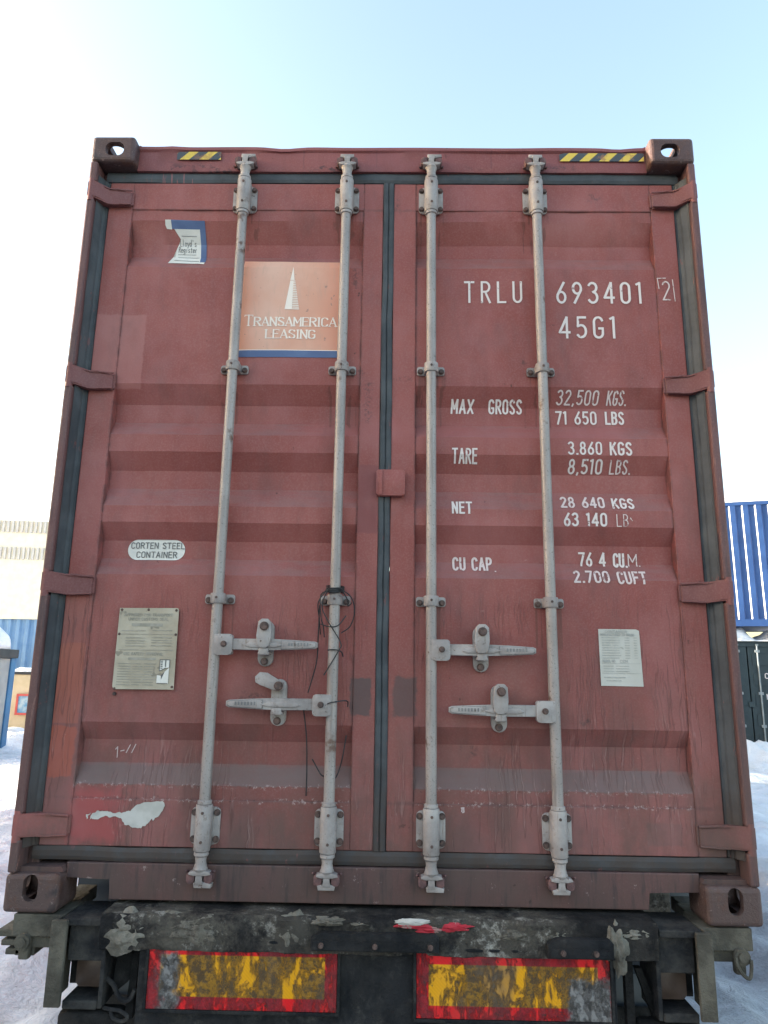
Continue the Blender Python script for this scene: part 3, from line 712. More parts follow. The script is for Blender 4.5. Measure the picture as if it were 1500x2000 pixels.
# ---------------- stroke lettering
def arc(cx, cy, rx, ry, a0, a1, n=10):
    return [(cx+rx*math.cos(R(a0+(a1-a0)*i/n)), cy+ry*math.sin(R(a0+(a1-a0)*i/n))) for i in range(n+1)]
G = {   # glyph strokes in a box 0..w by 0..1, w given first
 'T': (.46, [[(0, 1), (.46, 1)], [(.23, 1), (.23, 0)]]),
 'R': (.44, [[(.02, 0), (.02, 1), (.2, 1)]+arc(.2, .76, .22, .24, 90, -90)+[(.02, .52)], [(.2, .52), (.44, 0)]]),
 'L': (.40, [[(.02, 1), (.02, 0), (.40, 0)]]),
 'U': (.44, [[(.02, 1), (.02, .22)]+arc(.22, .22, .20, .22, 180, 360)+[(.42, 1)]]),
 'M': (.50, [[(.02, 0), (.02, 1), (.25, .35), (.48, 1), (.48, 0)]]),
 'A': (.46, [[(0, 0), (.23, 1), (.46, 0)], [(.09, .33), (.37, .33)]]),
 'X': (.44, [[(0, 0), (.44, 1)], [(0, 1), (.44, 0)]]),
 'G': (.44, [arc(.22, .76, .20, .24, 20, 180)+arc(.22, .22, .20, .22, 180, 360)+[(.42, .45), (.25, .45)]]),
 'O': (.44, [arc(.22, .78, .20, .22, 0, 180)+arc(.22, .22, .20, .22, 180, 360)+[(.42, .78)]]),
 'S': (.42, [arc(.21, .76, .19, .24, 25, 180, 8)+[(.04, .68), (.36, .38)]+arc(.21, .23, .19, .23, 20, -160, 8)]),
 'K': (.44, [[(.02, 0), (.02, 1)], [(.42, 1), (.02, .40)], [(.16, .58), (.44, 0)]]),
 'B': (.44, [[(.02, 0), (.02, 1), (.2, 1)]+arc(.2, .77, .20, .23, 90, -90)+[(.02, .54)], [(.2, .54)]+arc(.2, .27, .22, .27, 90, -90)+[(.02, 0)]]),
 'E': (.40, [[(.40, 1), (.02, 1), (.02, 0), (.40, 0)], [(.02, .52), (.34, .52)]]),
 'F': (.40, [[(.40, 1), (.02, 1), (.02, 0)], [(.02, .52), (.34, .52)]]),
 'N': (.44, [[(.02, 0), (.02, 1), (.42, 0), (.42, 1)]]),
 'C': (.44, [arc(.22, .76, .20, .24, 15, 180)+arc(.22, .24, .20, .24, 180, 345)]),
 'P': (.44, [[(.02, 0), (.02, 1), (.2, 1)]+arc(.2, .75, .22, .25, 90, -90)+[(.02, .5)]]),
 'I': (.10, [[(.05, 0), (.05, 1)]]),
 'D': (.44, [[(.02, 0), (.02, 1), (.16, 1)]+arc(.16, .5, .26, .5, 90, -90)+[(.02, 0)]]),
 'V': (.46, [[(0, 1), (.23, 0), (.46, 1)]]), 'Y': (.46, [[(0, 1), (.23, .5), (.46, 1)], [(.23, .5), (.23, 0)]]),
 '0': (.44, [arc(.22, .78, .20, .22, 0, 180)+arc(.22, .22, .20, .22, 180, 360)+[(.42, .78)]]),
 '1': (.20, [[(0, .93), (.14, 1), (.14, 0)]]),
 '2': (.44, [arc(.22, .76, .20, .24, 160, -20, 9)+[(.02, 0), (.44, 0)]]),
 '3': (.42, [arc(.19, .77, .20, .23, 150, -80, 9)+arc(.19, .27, .22, .27, 80, -150, 10)]),
 '4': (.46, [[(.34, 0), (.34, 1), (0, .26), (.46, .26)]]),
 '5': (.42, [[(.40, 1), (.06, 1), (.04, .56)]+arc(.19, .32, .22, .30, 115, -140, 11)]),
 '6': (.44, [[(.36, 1), (.12, .55)]+arc(.22, .27, .20, .27, 155, -205, 16)]),
 '7': (.42, [[(0, 1), (.42, 1), (.14, 0)]]),
 '8': (.42, [arc(.21, .76, .17, .24, -90, 270, 16), arc(.21, .26, .20, .26, 90, 450, 16)]),
 '9': (.44, [[(.08, 0), (.32, .45)]+arc(.22, .73, .20, .27, -25, 335, 16)]),
 '.': (.10, [[(.03, .0), (.09, .0)]]), ',': (.12, [[(.07, .04), (.02, -.10)]]), '-': (.3, [[(0, .5), (.3, .5)]]),
 "'": (.08, [[(.04, 1.0), (.02, .86)]]), '`': (.2, [[(0, .72), (.16, .5)]]), '/': (.3, [[(0, 0), (.3, 1)]]),
}
LIFT = [0]
def ribbon(bm, pts, w, mi=0):
    P = [Vector((x, z)) for x, z in pts]; Q = [P[0]]
    for p in P[1:]:
        if (p-Q[-1]).length > 1e-5: Q.append(p)
    if len(Q) < 2: return
    runs = [[Q[0]]]
    for i in range(1, len(Q)):
        runs[-1].append(Q[i])
        if i < len(Q)-1 and (Q[i]-Q[i-1]).angle(Q[i+1]-Q[i]) > R(48): runs.append([Q[i]])
    for Q in runs:
        LIFT[0] = (LIFT[0]+1) % 5; lift = LIFT[0]*.00022
        Q = list(Q); d0 = (Q[1]-Q[0]).normalized(); d1 = (Q[-1]-Q[-2]).normalized()
        Q[0] = Q[0]-d0*w*.38; Q[-1] = Q[-1]+d1*w*.38
        L = []
        for i, p in enumerate(Q):
            a = (Q[i]-Q[i-1]).normalized() if i else (Q[1]-Q[0]).normalized()
            b = (Q[i+1]-Q[i]).normalized() if i < len(Q)-1 else a
            t = (a+b).normalized()
            nrm = Vector((-t.y, t.x)); k = 1/max(.8, nrm.dot(Vector((-a.y, a.x))))
            ww = w*(.5+.07*noise.noise((p.x*60, p.y*60, 3)))
            lf = lift+i*.000012
            L.append((bm.verts.new((p.x+nrm.x*ww*k, lf, p.y+nrm.y*ww*k)), bm.verts.new((p.x-nrm.x*ww*k, lf, p.y-nrm.y*ww*k))))
        for (a, b), (c, e) in zip(L, L[1:]): bm.faces.new((a, b, e, c)).material_index = mi
def strokes(bm, text, x0, x1, zb, zt, w, slope=0.0, mi=0, slant=0.0, gap=.17):
    tot = 0
    for ch in text: tot += (G[ch][0] if ch != ' ' else .26)+gap
    tot -= gap; kx = (x1-x0)/tot; h = zt-zb; x = 0
    for i, ch in enumerate(text):
        if ch == ' ': x += .26+gap; continue
        gw, st = G[ch]
        for s in st:
            ribbon(bm, [(x0+(x+px)*kx+slant*py*h, zb+py*h+slope*(x+px)*kx) for px, py in s], w, mi)
        x += gw+gap
def lettering(d, text, x0, x1, zb, zt, w=.0085, m=LET, slope=0.0, slant=0.0, gap=.24):
    bm = BM(); strokes(bm, text, x0, x1, zb, zt, w*.86, slope, 0, slant, gap); conform(bm, .0020)
    return obj("lettering", bm, m, d)
lettering(dr, "TRLU", .300, .522, 2.200, 2.286, .0100, LET, 0, 0, .42)
lettering(dr, "693401", .662, .992, 2.202, 2.288, .0110, LET, 0, 0, .36)
lettering(dr, "45G1", .668, .882, 2.054, 2.139, .0110, LET, 0, 0, .36)
bm = BM(); strokes(bm, "2", 1.075, 1.104, 2.214, 2.292, .0055)
ribbon(bm, [(1.062, 2.262), (1.058, 2.306), (1.090, 2.307)], .0035); ribbon(bm, [(1.117, 2.300), (1.121, 2.208)], .0035)
conform(bm); obj("lettering", bm, LET_W, dr)
for txt, a, b, zb, zt, mm, w, sl in (
    ("MAX", .246, .328, 1.752, 1.801, LET, .0085, .06), ("GROSS", .392, .515, 1.752, 1.801, LET, .0085, 0),
    ("32,500", .650, .806, 1.788, 1.836, LET_W, .0068, .10), ("KGS.", .842, .914, 1.788, 1.835, LET_W, .0070, .08),
    ("71 650", .648, .800, 1.712, 1.760, LET, .0082, 0), ("LBS", .838, .905, 1.714, 1.760, LET, .0092, 0),
    ("TARE", .248, .338, 1.546, 1.597, LET, .0082, 0),
    ("3.860", .682, .804, 1.581, 1.626, LET, .0078, 0), ("KGS", .838, .916, 1.580, 1.626, LET, .0090, 0),
    ("8,510", .684, .806, 1.514, 1.560, LET, .0080, .04), ("LBS.", .838, .914, 1.514, 1.559, LET_W, .0065, .05),
    ("NET", .246, .316, 1.350, 1.393, LET, .0085, 0),
    ("28 640", .648, .806, 1.378, 1.418, LET_W, .0085, 0), ("KGS", .838, .914, 1.376, 1.414, LET, .0088, 0),
    ("63 140", .655, .808, 1.308, 1.352, LET, .0088, 0), ("LB`", .846, .904, 1.306, 1.350, LET_W, .0040, 0),
    ("CU CAP", .249, .388, 1.142, 1.187, LET_W, .0092, 0), (".", .399, .403, 1.137, 1.16, LET, .004, 0),
    ("76 4", .712, .806, 1.165, 1.211, LET, .0088, 0), ("CU.", .838, .884, 1.162, 1.209, LET, .0092, 0), ("M", .890, .922, 1.165, 1.208, LET_W, .0048, 0),
    ("2.700", .684, .808, 1.101, 1.141, LET_W, .0085, 0), (".", .928, .932, 1.165, 1.18, LET, .004, 0), ("CUFT", .842, .942, 1.098, 1.140, LET_W, .0088, -.03)):
    lettering(dr, txt, a, b, zb, zt, w, mm, 0, sl)

# ---------------- decals, plates and marks
def fillpoly(pts): 
    bm = BM(); flat(bm, pts); return bm
# orange owner's panel with blue foot stripe, tower mark and two lines of capitals
bm = BM(); flat(bm, [(-.582, 1.992), (-.196, 1.992), (-.199, 2.386), (-.584, 2.386)], 0)
flat(bm, [(-.582, 1.9895), (-.582, 1.961), (-.195, 1.961), (-.195, 1.9895)], 1)
flat(bm, [(-.582, 1.992), (-.582, 1.9895), (-.195, 1.9895), (-.195, 1.992)], 2)
conform(bm); pn = obj("owner_decal", bm, [DEC_O, DEC_B, LET_O], dl)
bm = BM(); Z0 = 2.164
flat(bm, [(-.411, Z0), (-.3825, Z0), (-.381, 2.290), (-.3935, 2.290)])
flat(bm, [(-.3935, 2.292), (-.388, 2.30), (-.383, 2.352), (-.379, 2.300), (-.377, 2.292)])
for k in range(17):
    z = Z0+.0076*k; xr = -.354-.020*k/16.5
    flat(bm, [(-.3825, z), (xr, z), (xr-.0003, z+.0044), (-.3825, z+.0044)])
SER = .006
def serif(bm, text, x0, x1, zb, zt, big=None):
    """roman capitals: thick and thin strokes with small feet"""
    h = zt-zb; gap = .16; W = {c: G[c][0]*1.42 if c not in 'I' else .22 for c in G}
    tot = sum(W[c]+gap for c in text)-gap + (.16 if big else 0); kx = (x1-x0)/tot; x = 0
    for i, ch in enumerate(text):
        gw, st = G[ch]; f = W[ch]/gw; hh = big if (big and i == 0) else h; ff_ = f*(1.25 if (big and i == 0) else 1)
        for s in st:
            for (ax, ay), (bx, by) in zip(s, s[1:]):
                vert = abs(by-ay)*h > abs(bx-ax)*f*kx*.6; thick = .0062 if vert and not (by > ay and bx > ax+.05) else .0030
                ribbon(bm, [(x0+(x+ax*ff_)*kx, zb+ay*hh), (x0+(x+bx*ff_)*kx, zb+by*hh)], thick)
            for (px, py) in (s[0], s[-1]):
                if py in (0, 1) and ch not in 'CGSO':
                    if ch in 'TEL' and py == 1 and px in (0, .46, .40): ribbon(bm, [(x0+(x+px*ff_)*kx, zb+hh), (x0+(x+px*ff_)*kx, zb+hh*.86)], .0026)
                    else: ribbon(bm, [(x0+(x+px*ff_)*kx-.0055, zb+py*hh), (x0+(x+px*ff_)*kx+.0055, zb+py*hh)], .0026)
        x += W[ch]+gap+(.16 if (big and i == 0) else 0)
serif(bm, "TRANSAMERICA", -.566, -.206, 2.092, 2.128, .045)
serif(bm, "LEASING", -.480, -.287, 2.040, 2.075)
conform(bm, .0032); obj("lettering", bm, LET_O, dl)
# torn survey sticker
bm = BM()
flat(bm, [(-.916, 2.560), (-.893, 2.560), (-.889, 2.524), (-.910, 2.526), (-.916, 2.540)], 0)
flat(bm, [(-.892, 2.560), (-.755, 2.557), (-.745, 2.381), (-.768, 2.381), (-.776, 2.526), (-.889, 2.526)], 1)
flat(bm, [(-.880, 2.526), (-.776, 2.526), (-.768, 2.381), (-.748, 2.380), (-.748, 2.369), (-.775, 2.372), (-.895, 2.373), (-.886, 2.381), (-.878, 2.394), (-.862, 2.408), (-.861, 2.418), (-.872, 2.436), (-.866, 2.462), (-.856, 2.486), (-.843, 2.508)], 0)
conform(bm); obj("survey_sticker", bm, [PAPER, DEC_B], dl)
bm = BM()
def mixed(bm, text, x0, x1, zb, h):
    n = len(text); dx = (x1-x0)/n; LOW = {'l': [[(.3, 0), (.3, 1.25)]], 'o': [arc(.45, .35, .35, .35, 0, 360, 10)], 'y': [[(.1, .7), (.45, 0)], [(.9, .7), (.3, -.4)]],
        'd': [arc(.42, .35, .33, .35, 0, 360, 10), [(.75, 0), (.75, 1.2)]], 's': [[(.8, .65), (.3, .65), (.2, .45), (.75, .25), (.7, .02), (.15, .05)]],
        'e': [[(.1, .38), (.85, .38), (.7, .68), (.3, .68), (.1, .35), (.35, 0), (.8, .08)]], 'g': [arc(.42, .4, .33, .3, 0, 360, 10), [(.75, .7), (.75, -.25), (.2, -.35)]],
        'i': [[(.45, 0), (.45, .7)]], 't': [[(.45, 1), (.45, .05), (.75, 0)], [(.15, .7), (.8, .7)]], 'r': [[(.25, 0), (.25, .7)], [(.25, .5), (.7, .7)]],
        'L': [[(.2, 1.2), (.2, 0), (.9, 0)]], 'R': [[(.15, 0), (.15, 1.15), (.7, 1.1), (.75, .7), (.15, .6)], [(.4, .6), (.95, 0)]], "'": [[(.4, 1.2), (.4, .95)]]}
    for i, c in enumerate(text):
        for s in LOW[c]: ribbon(bm, [(x0+(i+p[0]*.95)*dx, zb+p[1]*h) for p in s], .0019)
mixed(bm, "Lloyd's", -.858, -.790, 2.462, .021); mixed(bm, "Register", -.862, -.786, 2.434, .021)
ribbon(bm, [(-.85, 2.500), (-.79, 2.500)], .0016); ribbon(bm, [(-.862, 2.424), (-.79, 2.424)], .0016); ribbon(bm, [(-.86, 2.410), (-.775, 2.409)], .0018); ribbon(bm, [(-.872, 2.391), (-.772, 2.386)], .0022)
conform(bm, .0032); obj("lettering", bm, INK, dl)
# pill shaped steel-grade sticker
bm = fillpoly(rrect(-.850, 1.2035, .213, .076, .0375, 8)); conform(bm); obj("steel_sticker", bm, PAPER, dl)
bm = BM(); strokes(bm, "CORTEN STEEL", -.944, -.746, 1.209, 1.230, .0032); strokes(bm, "CONTAINER", -.922, -.772, 1.175, 1.196, .0030)
conform(bm, .0032); obj("lettering", bm, INK, dl)
# riveted approval plate
bm = BM(); prism(bm, [(-.947, .702), (-.952, .712), (-.950, .985), (-.741, .987), (-.737, .980), (-.735, .703)], .0655, .0685)
for x, z in ((-.942, .979), (-.846, .980), (-.746, .979), (-.944, .893), (-.742, .893), (-.944, .704), (-.742, .712)): cyl(bm, (x, .0660, z), (x, .0625, z), .005, .0035, 10, 1)
cyl(bm, (-.945, .075, .686), (-.945, .066, .686), .007, .005, 10, 1)
obj("approval_plate", bm, [PLATE, BOLT], dl, 40)
bm = BM()
strokes(bm, "APPROVED FOR TRANSPORT", -.930, -.758, .957, .966, .0022); strokes(bm, "UNDER CUSTOMS SEAL", -.915, -.772, .942, .951, .0022)
flat(bm, rrect(-.846, .926, .112, .011, .001)); ribbon(bm, [(-.94, .893), (-.75, .893)], .0022); ribbon(bm, [(-.94, .838), (-.748, .838)], .0025)
strokes(bm, "CSC SAFETY APPROVAL", -.922, -.782, .820, .829, .0024); flat(bm, rrect(-.855, .807, .098, .009, .001))
for z in (.905, .880, .870, .862, .852): ribbon(bm, [(-.935 if z > .9 else -.918, z), (-.85, z)], .0030); ribbon(bm, [(-.826, z+.002), (-.756, z+.002)], .0028)
for k in range(9):
    z = .790-.009*k; ribbon(bm, [(-.938, z), (-.895+.02*random.random(), z)], .0028); ribbon(bm, [(-.885, z), (-.862+.02*random.random(), z)], .0028)
    ribbon(bm, [(-.845, z), (-.815+.016*random.random(), z)], .0030)
for v in bm.verts: v.co.y = .0646-v.co.y
obj("lettering", bm, INK_F, dl)
bm = BM(); flat(bm, [(-.789, .766), (-.789, .805), (-.755, .805), (-.755, .779), (-.770, .776)], 0); flat(bm, [(-.797, .752), (-.783, .750), (-.781, .736), (-.772, .762), (-.756, .778), (-.756, .722), (-.797, .724)], 0)
for a, b in (((-.789, .766), (-.789, .805)), ((-.789, .805), (-.755, .805)), ((-.755, .805), (-.755, .779)), ((-.789, .766), (-.768, .777)), ((-.795, .724), (-.758, .724))): ribbon(bm, [a, b], .0022, 1)
for k in range(5): ribbon(bm, [(-.785, .800-.006*k), (-.780, .800-.006*k)], .003, 1)
ribbon(bm, [(-.769, .802), (-.769, .782)], .004, 1); flat(bm, [(-.784, .752), (-.770, .763), (-.780, .742)], 1)
for v in bm.verts: v.co.y = (.0632 if v.link_faces and v.link_faces[0].material_index == 0 else .0628)-v.co.y
obj("torn_label", bm, [PAPER, INK], dl)
# pale data sheet on the other leaf
bm = BM(); flat(bm, [(.759, .934), (.892, .934), (.889, .929), (.903, .929), (.907, .737), (.760, .738)]); conform(bm, .0022); obj("data_sheet", bm, PLATE_W, dr)
bm = BM()
strokes(bm, "CONTAINER", .782, .858, .921, .929, .0018); strokes(bm, "MANUFACTURED TO ORDER", .766, .884, .911, .918, .0018)
for k in range(9):
    z = .904-.0088*k; ribbon(bm, [(.770, z), (.798+.03*random.random(), z)], .0024); ribbon(bm, [(.808, z), (.826+.01*random.random(), z)], .0020); ribbon(bm, [(.850, z), (.866, z)], .0020); ribbon(bm, [(.882, z), (.892, z)], .0020)
strokes(bm, "MODEL NO", .770, .812, .819, .827, .0020); strokes(bm, "CCN", .830, .856, .819, .827, .0018)
ribbon(bm, [(.766, .815), (.90, .815)], .0012)
for k in range(3): ribbon(bm, [(.772, .806-.009*k), (.806, .806-.009*k)], .0022); ribbon(bm, [(.815, .806-.009*k), (.860, .806-.009*k)], .0020)
ribbon(bm, [(.766, .781), (.90, .781)], .0012); ribbon(bm, [(.772, .767), (.845, .767)], .0034); ribbon(bm, [(.78, .756), (.83, .756)], .0026)
conform(bm, .0034); obj("lettering", bm, INK_FG, dr)
# hazard tape on the header
for x0, x1, z0, z1, mm in ((-.882, -.700, 2.824, 2.8615, HAZ_L), (.690, 1.034, 2.822, 2.8605, HAZ_R)):
    bm = BM(); nseg = 16
    A = [(bm.verts.new((x0+(x1-x0)*i/nseg, .0505, z0)), bm.verts.new((x0+(x1-x0)*i/nseg, .0512, z1-(.006 if i == 0 else 0)))) for i in range(nseg+1)]
    for (a, b), (c, e) in zip(A, A[1:]): bm.faces.new((a, c, e, b))
    obj("hazard_tape", bm, mm, ct)
# scab of white paint, chalk marks
bm = BM()
flat(bm, [(-1.003, .288), (-.985, .293), (-.993, .283), (-.997, .274)])
flat(bm, [(-.988, .270), (-.984, .288), (-.978, .292), (-.965, .300), (-.950, .300), (-.930, .301), (-.905, .296), (-.885, .298), (-.868, .300), (-.852, .304), (-.835, .318), (-.815, .329), (-.785, .331), (-.742, .335), (-.735, .322), (-.742, .305), (-.757, .284), (-.770, .275), (-.778, .278), (-.788, .264), (-.800, .255), (-.815, .250), (-.840, .252), (-.865, .258), (-.874, .268), (-.880, .279), (-.900, .284), (-.930, .283), (-.950, .281), (-.957, .273), (-.972, .270), (-.982, .276)])
bmesh.ops.subdivide_edges(bm, edges=bm.edges[:], cuts=3)
for v in bm.verts: p = v.co.copy(); v.co.x += .004*noise.noise((p.x*150, p.z*150, 1)); v.co.z += .0055*noise.fractal(Vector((p.x*120, p.z*90, 5)), 1, 2, 3)
bmesh.ops.triangulate(bm, faces=bm.faces[:])
conform(bm); obj("paint_scab", bm, WHITEPAINT, dl)
bm = BM(); 
for s in ([(-.935, .497), (-.928, .505), (-.927, .470)], [(-.917, .491), (-.905, .494)], [(-.897, .486), (-.885, .512)], [(-.878, .486), (-.866, .514)]): ribbon(bm, s, .0030)
conform(bm); obj("chalk_mark", bm, CHALK, dl); bm = BM()
for s in ([(.268, .330), (.277, .331)], [(.271, .331), (.270, .319)], [(.276, .330), (.277, .318), (.273, .316)]): ribbon(bm, s, .004)
conform(bm); obj("chalk_mark", bm, CHALK, dr)

# ------------------------------------------------------------------ wire on the second rod
x = -.176
bm = BM(); RO = RY
def helix(z0, z1, turns, r, ph=0, jit=.002):
    n = int(turns*14); return [(x+(r+jit*noise.noise((i*.7, ph, 0)))*math.cos(ph+2*math.pi*i/14), RO+(r+.001)*math.sin(ph+2*math.pi*i/14), z0+(z1-z0)*i/n+.006*math.sin(i*.45+ph)) for i in range(n+1)]
for k in range(4): tube(bm, helix(1.044+.004*k, 1.062+.003*k, 2.2, .030+.002*(k % 2), k), .0021)
for pts in ([(-.205, .005, 1.05), (-.225, .012, 1.03), (-.222, .020, .96), (-.214, .03, .93), (-.21, .04, .89)],
            [(-.20, .005, 1.055), (-.232, .012, 1.01), (-.228, .03, .95), (-.225, .05, .90)],
            [(-.195, .0, 1.06), (-.218, .006, 1.0), (-.196, .006, .945), (-.150, .008, .872), (-.158, .008, .84), (-.205, .01, .76)],
            [(-.16, .0, 1.06), (-.118, .015, 1.03), (-.105, .03, .98), (-.120, .04, .93), (-.150, .03, .905)],
            [(-.15, .0, 1.055), (-.13, .02, 1.02), (-.128, .03, 1.0), (-.115, .02, 1.01)],
            [(-.222, .02, .935), (-.19, .006, .925), (-.16, .007, .93), (-.135, .03, .965)],
            [(-.228, .02, 1.0), (-.232, .045, .88), (-.236, .05, .80), (-.262, .055, .70)],
            [(-.205, .03, .655), (-.183, .008, .668), (-.165, .008, .672), (-.135, .03, .676), (-.122, .045, .672), (-.122, .05, .655)],
            [(-.275, .060, .64), (-.262, .06, .55), (-.258, .068, .45), (-.257, .068, .36)],
            [(-.24, .062, .48), (-.222, .065, .45), (-.205, .05, .43), (-.19, .058, .425), (-.16, .05, .42), (-.140, .055, .47), (-.125, .06, .56)],
            [(-.195, .012, .845), (-.176, .012, .847), (-.157, .012, .845), (-.146, .03, .838), (-.142, .04, .825)]):
    tube(bm, smoothline(pts), .0021)
tag(obj("wire_loop", bm, WIRE, None, 60, (0, 0, H)), "thin black wire tangled round the second silver lock rod from the left", "wire")

# ------------------------------------------------------------------ THE TRAILER
tr = thing("semi_trailer", "grimy black and olive container trailer with red and yellow rear reflector boards", "trailer")
def tobj(name, bm, mats, smooth=None, parent=tr):
    for v in bm.verts: v.co.z += H
    return obj(name, bm, mats, parent, smooth)
def lump(bm, amp, sc, cut=.05):
    bmesh.ops.subdivide_edges(bm, edges=[e for e in bm.edges if e.calc_length() > cut], cuts=3, use_grid_fill=True)
    bmesh.ops.subdivide_edges(bm, edges=[e for e in bm.edges if e.calc_length() > cut], cuts=2, use_grid_fill=True)
    for v in bm.verts: v.co += Vector((noise.noise(v.co*sc), noise.noise(v.co*sc+Vector((9, 0, 0))), noise.noise(v.co*sc+Vector((0, 9, 0)))))*amp
bm = BM(); n = 90
prof = [(.10, .018), (-.030, .018), (-.040, .008), (-.036, -.040), (-.034, -.085), (-.020, -.092), (.10, -.092)]
rows = []
for i in range(n+1):
    xx = -.878+1.745*i/n
    rows.append([bm.verts.new((xx, y+(.010*noise.noise((xx*9, z*16, 0))+.006*noise.noise((xx*30, z*40, 4)) if y < .05 else 0), z+(.004*noise.noise((xx*14, y*20, 7)) if y < .05 else 0))) for y, z in prof])
for A, B in zip(rows, rows[1:]):
    for k in range(len(prof)): bm.faces.new((A[k], A[(k+1) % len(prof)], B[(k+1) % len(prof)], B[k]))
bm.faces.new(rows[0]); bm.faces.new(rows[-1][::-1]); tobj("rear_beam", bm, BEAM, 50)
# frozen slush caked on the beam
def slush(cx, cz, w, h, seed, y=-.035, d=.022, tall=0):
    bm = BM(); bmesh.ops.create_icosphere(bm, subdivisions=4, radius=1)
    for v in bm.verts:
        p = v.co.copy(); k = 1+.55*noise.fractal(p*1.6+Vector((seed, 0, 0)), 1, 2, 4)
        v.co = Vector((cx+p.x*w*k, y+p.y*d*(1+.5*noise.noise(p*4+Vector((seed, 3, 0)))), cz+p.z*h*k+(tall*min(0, p.z) if p.x > 0 else 0)))
    return bm
def merge(bms):
    out = BM()
    for b in bms:
        me = bpy.data.meshes.new("t"); b.to_mesh(me); b.free(); out.from_mesh(me); bpy.data.meshes.remove(me)
    return out
for b_ in [slush(-.79, -.04, .085, .055, 1, -.022, .022), slush(-.585, -.030, .115, .048, 2, -.020, .024), slush(-.28, -.03, .06, .05, 3, -.020, .018), slush(-.16, .006, .055, .012, 5, -.030, .016), slush(-.06, .004, .05, .008, 6, -.030, .014),
     slush(.735, -.045, .032, .055, 7, -.030, .022, .02), slush(.42, -.02, .07, .022, 8, -.022, .018), slush(.54, -.022, .07, .022, 9, -.022, .018), slush(.80, -.012, .055, .020, 10, -.022, .018)]: tobj("ice_crust", b_, ICE, 60)
for b_ in (slush(.105, .002, .052, .010, 12, -.038, .009), slush(.165, -.006, .060, .015, 13, -.036, .010), slush(.235, .000, .055, .010, 19, -.038, .009)): tobj("red_paint_patch", b_, REDP, 60)
tobj("white_ice_patch", slush(.105, .013, .050, .009, 14, -.044, .007), WHITEPAINT, 60)
# backing board and two marker boards
bm = BM(); box(bm, -.755, .735, -.018, .0, -.300, -.086, .004); tobj("backing_board", bm, BLACK_ICE)
for nm, x0, x1, z0, z1, sd in (("l", -.720, -.130, -.250, -.062, 1), ("r", .116, .714, -.260, -.074, 2)):
    bm = BM(); box(bm, x0, x1, -.030, -.0185, z0, z1, .002)
    o = obj("marker_board", bm, reflector("marker_board_"+nm, x0, x1, z0, z1, .038, .036, sd), tr, None, (0, 0, H))
    # raised frame
    bm = BM()
    for a in ((x0-.010, x1+.010, z1+.0005, z1+.010), (x0-.010, x1+.010, z0-.010, z0-.0005)): box(bm, a[0], a[1], -.034, -.0186, a[2], a[3], .002)
    for a in ((x0-.010, x0-.0005), (x1+.0005, x1+.010)): box(bm, a[0], a[1], -.0335, -.0187, z0-.0004, z1+.0004, .002)
    fr = obj("board_frame", bm, BLACK_ICE, o)
def bracket(x0, x1, z0, z1, bolts):
    bm = BM(); prism(bm, [(x0, z0), (x1, z0), (x1, z1-.012), (x1-.012, z1), (x0+.03, z1), (x0, z1-.016)], -.062, -.040, 'y', 0, .004)
    prism(bm, [(x0+.008, z0+.006), (x1-.008, z0+.006), (x1-.008, z0+.03), (x0+.008, z0+.03)], -.066, -.0622)
    for b in bolts:
        cyl(bm, (b, -.0655, z0+.019), (b, -.069, z0+.019), .0125, .011, 14, 0); hexbolt(bm, b, -.073, -.069, z0+.019, .007, 1)
    tobj("stop_bracket", bm, [BLACK_ICE, BOLT], 35)
bracket(-.213, .184, -.070, -.018, (-.18, -.013, .158)); bracket(.518, .722, -.078, -.022, (.565, .665))
